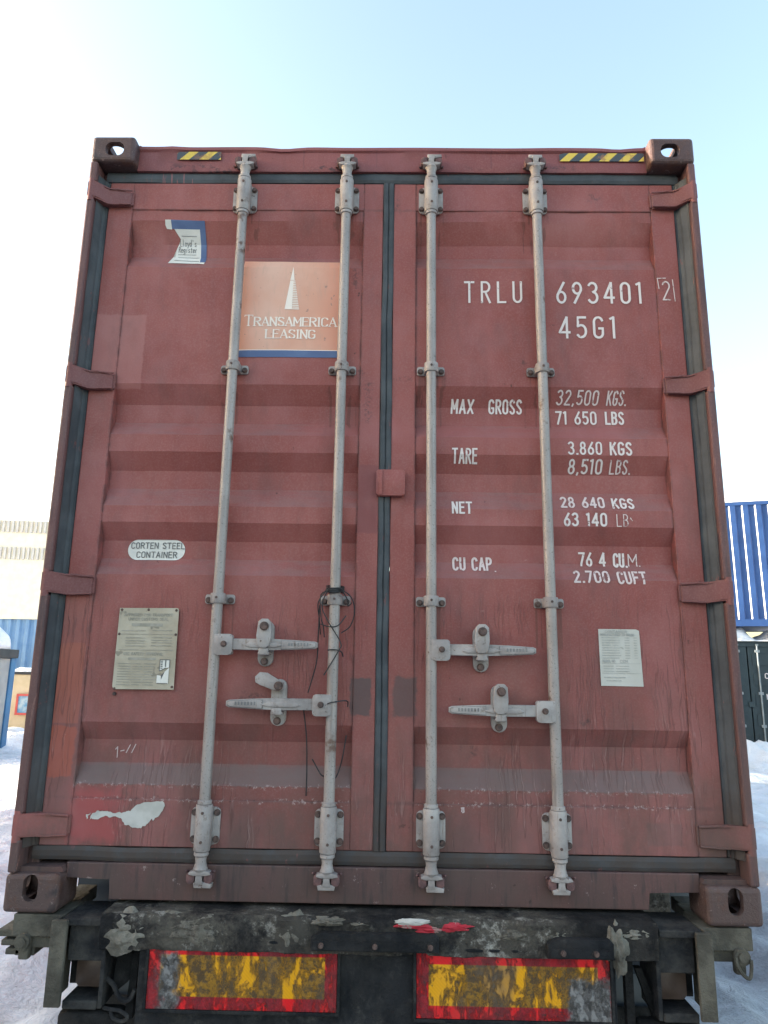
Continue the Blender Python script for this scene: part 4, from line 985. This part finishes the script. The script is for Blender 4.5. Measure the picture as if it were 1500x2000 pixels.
# end structure: bolster, upright plates, recess boxes, twist locks
for s in (-1, 1):
    X = lambda a, b: (min(s*a, s*b), max(s*a, s*b))
    bm = BM(); box(bm, *X(1.012, 1.178), .006, .150, -.068, -.003, .003)
    for k in range(3): box(bm, *X(1.05+.03*k, 1.205-.012*k), .16+.13*k, .26+.13*k, -.075-.012*k, -.028-.012*k, .003)
    box(bm, *X(1.03, 1.16), .02, .15, -.105, -.0685, .006)
    if s < 0:
        for a_, b_, c_, d_ in ((-1.236, -1.172, -.078, -.056), (-1.222, -1.165, -.104, -.086), (-1.205, -1.150, -.130, -.112)): box(bm, a_, b_, .03, .13, c_, d_, .004)
        box(bm, -1.175, -1.11, .03, .125, -.132, -.0685, .004)
    tobj("bolster_end", bm, OLIVE)
    bm = BM(); lathe(bm, s*1.130, .060, [(.030, -.10), (.034, -.085), (.034, -.07), (.020, -.0695)], 18); box(bm, *X(1.115, 1.150), .0, .03, -.135, -.09, .008)
    cyl(bm, (s*1.135, -.012, -.080), (s*1.135, .004, -.080), .024, .024, 20); cyl(bm, (s*1.135, -.020, -.078), (s*1.135, -.0125, -.078), .015, .013, 18)
    if s > 0: tube(bm, smoothline([(s*1.112, -.014, -.078), (s*1.113, -.018, -.10), (s*1.128, -.02, -.125), (s*1.148, -.018, -.135), (s*1.157, -.014, -.11), (s*1.158, -.014, -.085)]), .006)
    tobj("twist_lock", bm, OLIVE, 40)
    bm = BM(); box(bm, *X(.980, 1.030), -.050, -.034, -.246, -.002, .003); box(bm, *X(1.016, 1.030), -.0335, .10, -.246, -.004, .003)
    tobj("upright_plate", bm, OLIVE)
    bm = BM()
    box(bm, *X(.872, 1.005), -.0325, .15, -.022, .000, .004); box(bm, *X(.872, .985), -.010, .004, -.128, -.0225, .003)
    box(bm, *X(.862, .876), -.015, .15, -.26, -.0925, .003); box(bm, *X(.8765, .985), -.020, .15, -.262, -.236, .005)
    box(bm, *X(.8765, 1.0155), .101, .112, -.235, -.0225, .002)
    tobj("lamp_recess", bm, OLIVE_D)
    bm = BM(); prism(bm, rrect(s*.935, -.185, .088, .085, .012), .060, .100, 'y', 0, .006); tobj("tail_lamp", bm, simple("dusty_lamp", (.10, .066, .052), (.14, .095, .075), 20, .35, 0, .2), 40)
    bm = BM(); box(bm, *X(.80, 1.00), -.02, .06, -.36, -.268, .02); tobj("bump_stop", bm, BLACK, 40)
# strut and hose behind the board ends
bm = BM(); prism(bm, [(.775, -.31), (.80, -.31), (.80, -.06), (.775, -.06)], .02, .05); tobj("side_strut", bm, BLACK); bm = BM(); prism(bm, [(.81, -.13), (.83, -.13), (.90, -.30), (.87, -.30)], .03, .055)
tobj("side_strut", bm, BLACK); bm = BM(); prism(bm, [(-.80, -.30), (-.775, -.30), (-.765, -.10), (-.785, -.10)], .02, .05); tobj("side_strut", bm, BLACK); bm = BM(); prism(bm, [(-.84, -.12), (-.80, -.10), (-.775, -.16), (-.80, -.20), (-.85, -.24)], .03, .05)
tobj("side_strut", bm, BLACK)
bm = BM(); tube(bm, smoothline([(-.86, .0, -.262), (-.83, -.02, -.258), (-.80, -.02, -.262), (-.775, -.025, -.275), (-.79, -.02, -.290), (-.82, -.02, -.282), (-.83, -.02, -.262)]), .006)
tobj("air_hose", bm, OLIVE_D, 60); bm = BM(); tube(bm, smoothline([(-.87, .01, -.18), (-.84, .01, -.20), (-.81, .0, -.235), (-.78, .0, -.238), (-.765, .0, -.21)]), .008)
tobj("air_hose", bm, OLIVE_D, 60)
for s in (-1, 1):
    bm = BM(); box(bm, s*.45-.07, s*.45+.07, .101, 11.5, -.060, -.04); box(bm, s*.45-.006, s*.45+.006, .101, 11.5, -.42, -.0605); box(bm, s*.45-.07, s*.45+.07, .101, 11.5, -.44, -.4205); tobj("chassis_rail", bm, BLACK)
for y in (.6, 2.2, 3.6, 5, 6.5, 8, 9.5, 11): bm = BM(); box(bm, -.4435, .4435, y, y+.08, -.35, -.10); tobj("cross_member", bm, BLACK)
bm = BM(); box(bm, -1.15, 1.15, .25, .35, -.72, -.60, .01)
for s in (-1, 1): box(bm, s*.5-.04, s*.5+.04, .26, .34, -.5995, -.4405)
tobj("underrun_bar", bm, OLIVE)
WR = .50
for ky, y in enumerate((1.45, 2.78, 4.11)):
    bm = BM(); cyl(bm, (-1.0, y, WR-H), (1.0, y, WR-H), .065, .065, 16); box(bm, -.5, -.4, y-.06, y+.06, -.595, -.4405); box(bm, .4, .5, y-.06, y+.06, -.595, -.4405); tobj("axle", bm, BLACK, 40)
    for s in (-1, 1):
        bm = BM(); seg = 48; prof = [(.30, .17), (.44, .185), (.485, .165), (.50, .13), (.50, -.13), (.485, -.165), (.44, -.185), (.30, -.17)]
        rings = [[bm.verts.new((s*1.025+o, y+r*math.cos(2*math.pi*i/seg), WR-H+r*math.sin(2*math.pi*i/seg))) for r, o in prof] for i in range(seg)]
        for i in range(seg):
            A, B = rings[i], rings[(i+1) % seg]
            for k in range(len(prof)-1): bm.faces.new((A[k], A[k+1], B[k+1], B[k]))
        for i in range(seg):
            t = 2*math.pi*i/seg; c0 = Vector((0, math.cos(t), math.sin(t))); sd = Vector((0, -math.sin(t), math.cos(t)))
            for o in (-.10, -.035, .035, .10):
                q = [Vector((s*1.025+o+dx, y, WR-H))+c0*rr_+sd*ds for rr_ in (.498, .510) for dx in (-.024, .024) for ds in (-.022, .022)]
                vs_ = [bm.verts.new(p) for p in q]
                for f in ((4, 5, 7, 6), (0, 1, 5, 4), (2, 6, 7, 3), (0, 4, 6, 2), (1, 3, 7, 5)): bm.faces.new([vs_[j] for j in f])
        wh = tobj("wheel", bm, TYRE, 40)
        bm = BM(); cyl(bm, (s*.93, y, WR-H), (s*1.13, y, WR-H), .302, .302, 32); cyl(bm, (s*1.1305, y, WR-H), (s*1.19, y, WR-H), .11, .09, 20)
        tobj("rim", bm, RIMM, 40, wh)
        # mudguard half-shell
        bm = BM(); n = 20
        ra = [[bm.verts.new((s*1.025+o, y+r*math.cos(R(-8+196*i/n)), WR-H+r*math.sin(R(-8+196*i/n)))) for o, r in ((-.19, .60), (.19, .60), (.19, .585), (-.19, .585))] for i in range(n+1)]
        for A, B in zip(ra, ra[1:]):
            for k in range(4): bm.faces.new((A[k], A[(k+1) % 4], B[(k+1) % 4], B[k]))
        bm.faces.new(ra[0]); bm.faces.new(ra[-1][::-1]); tobj("mudguard", bm, GUARD, 40)
for s in (-1, 1):
    bm = BM(); box(bm, s*1.025-.19, s*1.025+.19, .80, .815, -1.02, -.55); tobj("mud_flap", bm, BLACK)
    bm = BM(); box(bm, s*.75-.05, s*.75+.05, 8.95, 9.05, -1.08, -.3); box(bm, s*.75-.12, s*.75+.12, 8.88, 9.12, -1.148, -1.0805); box(bm, min(s*.44, s*.75), max(s*.44, s*.75), 8.96, 9.04, -.2995, -.25); tobj("landing_leg", bm, BLACK)
for s in (-1, 1):
    bm = BM(); a, b = sorted((s*.93, s*1.225)); box(bm, a, b, .60, .79, -.36, -.03, .012); o = tobj("side_box", bm, GUARD, 40)
    if s > 0:
        bm = BM(); box(bm, .935, 1.135, .594, .5995, -.30, -.045, .002); tobj("frost_layer", bm, ICE, None, o)
# icicles under the boards
for k in range(16):
    bm = BM(); xx = -.70+.095*k+random.uniform(-.02, .02); cyl(bm, (xx, -.025, -.296), (xx+.003, -.025, -.296-random.uniform(.02, .05)), .004, .001, 6); tobj("icicle", bm, ICE)

# ------------------------------------------------------------------ unseen tractor added ahead of the trailer to shade the right snow bank
CABP = simple("shade_tractor_paint", (.55, .56, .57), (.62, .63, .64), 2, .4, 0, .1)
tk = thing("shade_tractor", "unseen white cab-over truck tractor added ahead of the container trailer to shade the snow bank", "truck", (0, 0, 0))
bm = BM(); prism(bm, [(12.75, .95), (14.75, .95), (15.0, 1.25), (14.95, 2.0), (14.65, 3.35), (14.2, 3.72), (12.95, 3.78), (12.75, 3.55)], -1.22, 1.22, 'x', 0, .05); cabb = obj("shade_tractor_cab", bm, CABP, tk, 40)
bm = BM(); prism(bm, [(14.935, 2.08), (14.955, 2.08), (14.70, 3.15), (14.68, 3.15)], -1.05, 1.05, 'x'); obj("shade_tractor_windscreen", bm, GLASS, tk)
for s in (-1, 1):
    bm = BM(); prism(bm, [(13.75, 2.05), (14.7, 2.05), (14.5, 2.95), (13.75, 2.95)], min(s*1.2215, s*1.227), max(s*1.2215, s*1.227), 'x'); obj("shade_tractor_window", bm, GLASS, tk)
    bm = BM(); box(bm, min(s*1.26, s*1.42), max(s*1.26, s*1.42), 14.72, 14.84, 2.1, 2.75, .03); box(bm, min(s*1.2, s*1.3), max(s*1.2, s*1.3), 14.76, 14.80, 2.65, 2.69); obj("shade_tractor_mirror", bm, DARKROOF, tk)
    bm = BM(); cyl(bm, (s*1.0, 12.05, .62), (s*1.0, 13.1, .62), .30, .30, 24); obj("shade_tractor_tank", bm, RIMM, tk, 40)
    for y, xo, wd in ((14.1, 1.03, .16), (11.3, .93, .29)):
        bm = BM(); cyl(bm, (s*xo-wd, y, .50), (s*xo+wd, y, .50), .50, .50, 40); w_ = obj("wheel", bm, TYRE, tk, 40)
        bm = BM(); cyl(bm, (s*(xo+wd+.001)-.01, y, .50), (s*(xo+wd+.001)+.02, y, .50), .28, .24, 24); obj("rim", bm, RIMM, w_, 40)  # rim of the unseen shade tractor
    bm = BM(); box(bm, s*.42-.06, s*.42+.06, 10.4, 14.6, .72, .94); obj("frame_rail", bm, BLACK, tk)
bm = BM(); box(bm, -1.2, 1.2, 14.7, 15.05, .35, .9, .05); obj("bumper", bm, DARKROOF, tk)
# ------------------------------------------------------------------ GROUND
def axis(lo, hi, step, far):
    a = [lo+i*step for i in range(int((hi-lo)/step)+1)]; d = step
    L = []; v = lo
    while v > -far: d *= 1.35; v -= d; L.append(v)
    Rr = []; v = a[-1]; d = step
    while v < far: d *= 1.35; v += d; Rr.append(v)
    return L[::-1]+a+Rr
def ground_z(x, y):
    p = Vector((x, y, 0)); near = math.exp(-((x/1.6)**4)) if -1 < y < 12 else 0
    z = .05*noise.fractal(p*.5, 1, 2, 4)+.045*noise.fractal(p*2.3, 1, 2, 4)
    z += .50*math.exp(-((x-8.4)/3.0)**4-((y-13.2)/1.0)**2)*(1+.5*noise.fractal(p*1.3, 1, 2, 4))
    z += .22*math.exp(-((x-4.2)/1.2)**2-((y-5.5)/4)**2)*(1+.7*noise.fractal(p*1.6, 1, 2, 4))
    z += .35*math.exp(-((x+9.8)/2.2)**2-((y-16.5)/1.5)**2)*(1+.5*noise.fractal(p, 1, 2, 4))
    z += .25*math.exp(-((x+4.4)/1.4)**2-((y-7)/3)**2)*(1+.7*noise.fractal(p*1.6, 1, 2, 4))
    z -= .05*math.exp(-((abs(x)-1.02)/.25)**2)
    for r_ in (-3.1, -1.9, 2.35, 3.5): q_ = x-r_-.25*math.sin(y*.21+r_); z += -.055*math.exp(-(q_/.17)**2)+.04*math.exp(-((abs(q_)-.30)/.09)**2)
    z += .035*max(0, noise.noise(p*4.2+Vector((3, 7, 0))))+.02*noise.noise(p*9)
    return min(z, .0 if near > .5 else 9)-.02
xs = axis(-11, 11, .10, 900); ys = axis(-3, 19, .10, 900)
bm = BM(); grid = [[bm.verts.new((x, y, ground_z(x, y) if abs(x) < 60 and -40 < y < 60 else -.02)) for x in xs] for y in ys]
for A, B in zip(grid, grid[1:]):
    for i in range(len(xs)-1): bm.faces.new((A[i], A[i+1], B[i+1], B[i]))
g = obj("ground", bm, SNOW, None, 180); g['kind'] = 'structure'

# low wooded hills all round the horizon, under old snow
def hillmat():
    t = NT("winter_wood", .95, 0, .05)
    c = t.mix(t.ss(t.noise(.02, 6, .7), .35, .65), (.36, .38, .42), (.55, .57, .60)); t.col(c); return t.m
bm = BM(); n = 160; prev = None
for i in range(n+1):
    a = 2*math.pi*i/n; d = Vector((math.cos(a), math.sin(a), 0)); h = 34+16*noise.fractal(d*4, 1, 2, 4)
    row = [bm.verts.new(d*620+Vector((0, 0, -1))), bm.verts.new(d*690+Vector((0, 0, h*.7))), bm.verts.new(d*760+Vector((0, 0, h))), bm.verts.new(d*880+Vector((0, 0, -1)))]
    if prev:
        for k in range(3): bm.faces.new((prev[k], prev[k+1], row[k+1], row[k]))
    prev = row
hl = obj("hills", bm, hillmat(), None, 180); hl['kind'] = 'structure'

# ------------------------------------------------------------------ BACKGROUND THINGS
def snowcap(name, x0, x1, y0, y1, z, h, seed, parent=None, lump_=.5):
    bm = BM(); nx = max(6, int((x1-x0)/.12)); ny = max(6, int((y1-y0)/.25)); nx = min(nx, 110); ny = min(ny, 24); rows = []
    for j in range(ny+1):
        row = []
        for i in range(nx+1):
            u, v = i/nx, j/ny; e = min(1, min(u, 1-u)*nx/2.2)*min(1, min(v, 1-v)*ny/2.2)
            k = h*(1-lump_+lump_*2*max(0, noise.fractal(Vector((x0+(x1-x0)*u*1.0, (y1-y0)*v+seed, seed))*2.0, 1, 2, 3)+.25))
            row.append(bm.verts.new((x0+(x1-x0)*u, y0+(y1-y0)*v, z+.002+k*math.sqrt(max(0, e)))))
        rows.append(row)
    for A, B in zip(rows, rows[1:]):
        for i in range(nx): bm.faces.new((A[i], A[i+1], B[i+1], B[i]))
    lo = [[bm.verts.new((v.co.x, v.co.y, z+.001)) for v in r] for r in (rows[0], rows[-1])]
    for r, l in zip((rows[0], rows[-1]), lo):
        for i in range(nx): bm.faces.new((r[i], r[i+1], l[i+1], l[i]))
    return obj(name, bm, SNOWCAP, parent, 180)

def box_container(label, mat, L, loc, rz, end_doors=False, ht=2.591, group=None, painted_sun=None):
    """a plain dry container: long side along local y, door end at local y=0"""
    t = thing("shipping_container", label, "shipping container", loc, rz, group)
    for s in (-1, 1):
        obj("side_wall", corr(s*1.205, .17, L-.17, .16, ht-.08, sx=s, ribs=((0, 0), (.115, 0), (.14, 1), (.25, 1)) if painted_sun else ((0, 0), (.072, 0), (.139, 1), (.211, 1)), painted_sun=painted_sun or 0), [mat, SNOWCAP], t)  # second slot: pale snow material imitating sunlit rib slants
        a, b = sorted((s*1.15, s*1.213))
        for z in ((0, .16), (ht-.08, ht)): bm = BM(); box(bm, a, b, .181, L-.181, *z); obj("side_rail", bm, mat, t)
        for y in (0, L-.18): bm = BM(); box(bm, min(s*1.06, s*1.219), max(s*1.06, s*1.219), y, y+.18, .1, ht-.1, .01); obj("corner_post", bm, mat, t)
        for y in (-.002, L-.16):
            for z in (-.003, ht-.115): bm = BM(); box(bm, min(s*1.043, s*1.221), max(s*1.043, s*1.221), y, y+.162, z, z+.118, .012); obj("corner_casting", bm, mat, t)
    bm = BM(); box(bm, -1.149, 1.149, .02, L-.02, ht-.03, ht-.006); obj("roof", bm, mat, t)
    bm = BM(); box(bm, -1.149, 1.149, .02, L-.02, .02, .14); obj("floor", bm, mat, t)
    bm = BM(); box(bm, -1.058, 1.058, L-.09, L-.04, .1405, ht-.031); obj("front_wall", bm, mat, t)
    for s in (-1, 1):
        bm = BM(); a, b = sorted((s*.012, s*1.056)); box(bm, a, b, .05, .09, .1405, ht-.12, .006)
        for k in range(5): box(bm, a+.08, b-.08, .040, .0495, .30+.44*k, .56+.44*k, .008)
        d = obj("door", bm, mat, t)
        for xr in (.21, .78):
            bm = BM(); cyl(bm, (s*xr, .02, .08), (s*xr, .02, ht-.07), .018, .018, 10)
            for z in (.2, .75, 1.45, ht-.22): box(bm, s*xr-.05, s*xr+.05, .005, .038, z-.03, z+.03, .006)
            box(bm, s*xr-.03, s*xr+.03, .0, .04, ht-.10, ht-.06, .005)
            obj("locking_rod", bm, GREENROD if end_doors else mat, d)
        for z in (.35, .95, 1.6, 2.25):
            bm = BM(); box(bm, min(s*.99, s*1.12), max(s*.99, s*1.12), .01, .048, z-.04, z+.04, .008); obj("hinge", bm, mat, d)
    bm = BM(); box(bm, -1.058, 1.058, .03, .12, ht-.119, ht-.031, .004); obj("door_header", bm, mat, t)
    bm = BM(); box(bm, -.06, .06, .01, .048, 1.15, 1.27, .008); obj("overlap_plate", bm, mat, t)
    return t
PAINTED_SUN = -1  # side whose rib slants are painted pale as sunlit stripes
# dark green container end-on at the right, blue one lying across on top
rz = R(-9)
gc = box_container("dark green container seen end on, white door lettering, under the blue container", GREEN, 6.06, (7.98, 14.0, .10), rz, True)
bm = BM()
for txt, a, b, zb in (("CL", .33, .50, 1.78), ("MAX", .33, .55, 1.33), ("TARE", .36, .62, 1.13), ("NET", .42, .58, .93)): strokes(bm, txt, a, b, zb, zb+.105, .018)
for v in bm.verts: v.co.y = .0385-v.co.y*4
obj("lettering", bm, LET, gc)
rb = R(90-16)
bc = box_container("bright blue corrugated container stacked across the dark green one", BLUE, 12.19, (13.6, 13.72, 3.03), rb, False, 2.896, None, PAINTED_SUN)
# snow lying along the edge between them and on top
s1 = snowcap("snow", -1.2, 1.2, -.03, 1.0, 2.592, .24, 3, None, .8); s1.parent = gc; s1.parent = None; s1.location = gc.location; s1.rotation_euler = gc.rotation_euler
tag(s1, "lumpy snow lying on the front edge of the dark green container roof", "snow", None, 'stuff')
s2 = snowcap("snow", -1.22, 1.22, .1, 12.0, 2.893, .26, 8, None, .6); s2.location = bc.location; s2.rotation_euler = bc.rotation_euler
tag(s2, "thin snow layer on top of the blue container", "snow", None, 'stuff')

# left: guard cabin with thick snow cap
cb = thing("guard_cabin", "grey guard cabin with blue corner posts and a dark flat roof", "cabin", (-10.22, 12.6, -.02), R(4))
bm = BM(); box(bm, -1.28, 1.28, .03, 2.3, 0.1, 2.10, .01); obj("wall", bm, CABIN, cb)
for a in (-1.32, 1.08):
    for y in (0, 2.10): bm = BM(); box(bm, a, a+.24, y, y+.24, 0, 2.11, .008); obj("corner_post", bm, CABINB, cb)
bm = BM(); box(bm, -1.0795, 1.0795, .005, .06, .0, .12); obj("sill_beam", bm, CABINB, cb)
bm = BM(); prism(bm, rrect(0, 1.17, 2.74, 2.46, .10), 2.1105, 2.31, 'z', 0, .03); obj("roof", bm, DARKROOF, cb, 40)
bm = BM(); box(bm, -.7, .6, .015, .0295, 1.1, 1.95); obj("window", bm, GLASS, cb)
bm = BM(); bmesh.ops.create_icosphere(bm, subdivisions=4, radius=1)
for v in bm.verts:
    p = v.co; q = lambda a, e: math.copysign(abs(a)**e, a)
    v.co = Vector((q(p.x, .45)*1.36, 1.17+q(p.y, .45)*1.22, 2.311+max(0, q(p.z, .8))*.60*(1+.15*noise.noise(p*2))))
sc_ = obj("snow", bm, SNOWCAP, None, 180, cb.location); sc_.rotation_euler = cb.rotation_euler
tag(sc_, "thick rounded snow cap on the guard cabin roof", "snow", None, 'stuff')
# beige wall with a small framed notice
bw = thing("boundary_wall", "beige plastered wall with snow along its coping", "wall", (-12.5, 19.2, -.02), R(2))
bm = BM(); box(bm, -9, 7, 0, .25, 0, 1.68, .01); obj("wall_face", bm, BEIGE, bw)
bm = BM(); box(bm, -9, 7, -.05, .30, 1.6805, 1.76, .01); obj("coping", bm, DARKROOF, bw)
s3 = snowcap("snow", -8.95, 6.95, -.04, .29, 1.76, .11, 15, None, .6); s3.location = bw.location; s3.rotation_euler = bw.rotation_euler
tag(s3, "narrow snow ridge on the coping of the beige wall", "snow", None, 'stuff')
nb = thing("notice_board", "small red framed notice hung on the beige wall", "notice", (-10.75, 19.2, .50), R(2))
bm = BM()
for a in ((-.33, .33, .0, .06), (-.33, .33, .54, .60)): box(bm, a[0], a[1], -.03, .035, a[2], a[3])
for a in ((-.33, -.27), (.27, .33)): box(bm, a[0], a[1], -.029, .034, .0605, .5395)
obj("frame", bm, SIGNRED, nb)
bm = BM(); box(bm, -.2695, .2695, -.01, .03, .061, .539); obj("panel", bm, SIGNB, nb)
# light blue corrugated shed behind the wall
sh = thing("corrugated_shed", "light blue corrugated metal shed behind the beige wall", "shed", (-12.0, 21.0, -.02), 0)
bm = BM(); xx = -9.0; pts = []
while xx < 5:
    pts += [(xx, 0), (xx+.10, 0), (xx+.15, .06), (xx+.25, .06)]; xx += .30
for (xa, a), (xb, b) in zip(pts, pts[1:]):
    bm.faces.new([bm.verts.new(p) for p in ((xa, a, 0), (xb, b, 0), (xb, b, 3.42), (xa, a, 3.42))])
bmesh.ops.remove_doubles(bm, verts=bm.verts[:], dist=1e-5); obj("front_wall", bm, LBLUE, sh)
bm = BM(); box(bm, -9, 5.1, .07, 4, 0, 3.40); obj("wall", bm, LBLUE, sh)
bm = BM(); box(bm, -9.1, 5.2, -.06, 4.1, 3.4205, 3.47); obj("roof", bm, PALE, sh)
# far pale warehouse with ribbed bands
wh_ = thing("warehouse", "large pale sunlit warehouse with ribbed bands beyond the yard", "warehouse", (-27, 50, 0), R(7))
bm = BM(); box(bm, -34, 26, 0, 18, -.2, 11.6); obj("wall", bm, PALE, wh_)
for z0, z1 in ((11.62, 12.5), (9.6, 10.5)):
    bm = BM(); xx = -34
    while xx < 26: box(bm, xx, xx+.16, -.14, -.01, z0, z1); xx += .33
    obj("ribbed_band", bm, PALE_D, wh_)
bm = BM(); box(bm, -34.1, 26.1, 0, 18.1, 11.601, 12.55); obj("roof", bm, PALE, wh_)
# unseen container stacks added off to the left to shade this part of the yard
for k, (lab, mt) in enumerate((("brown container on the ground at the yard's left side", PAINT_BODY), ("brown container topping the stack at the yard's left side", PAINT_BODY))):
    box_container(lab, mt, 12.19, (-13.6, -4.6, -.03+2.63*k), 0, False, 2.591, 'unseen containers added to shade the yard')
    box_container(lab.replace('brown', 'grey').replace("left side", "left, behind the brown one"), (GREEN), 12.19, (-13.6, -17.4, -.03+2.63*k), 0, False, 2.591, 'unseen containers added to shade the yard')
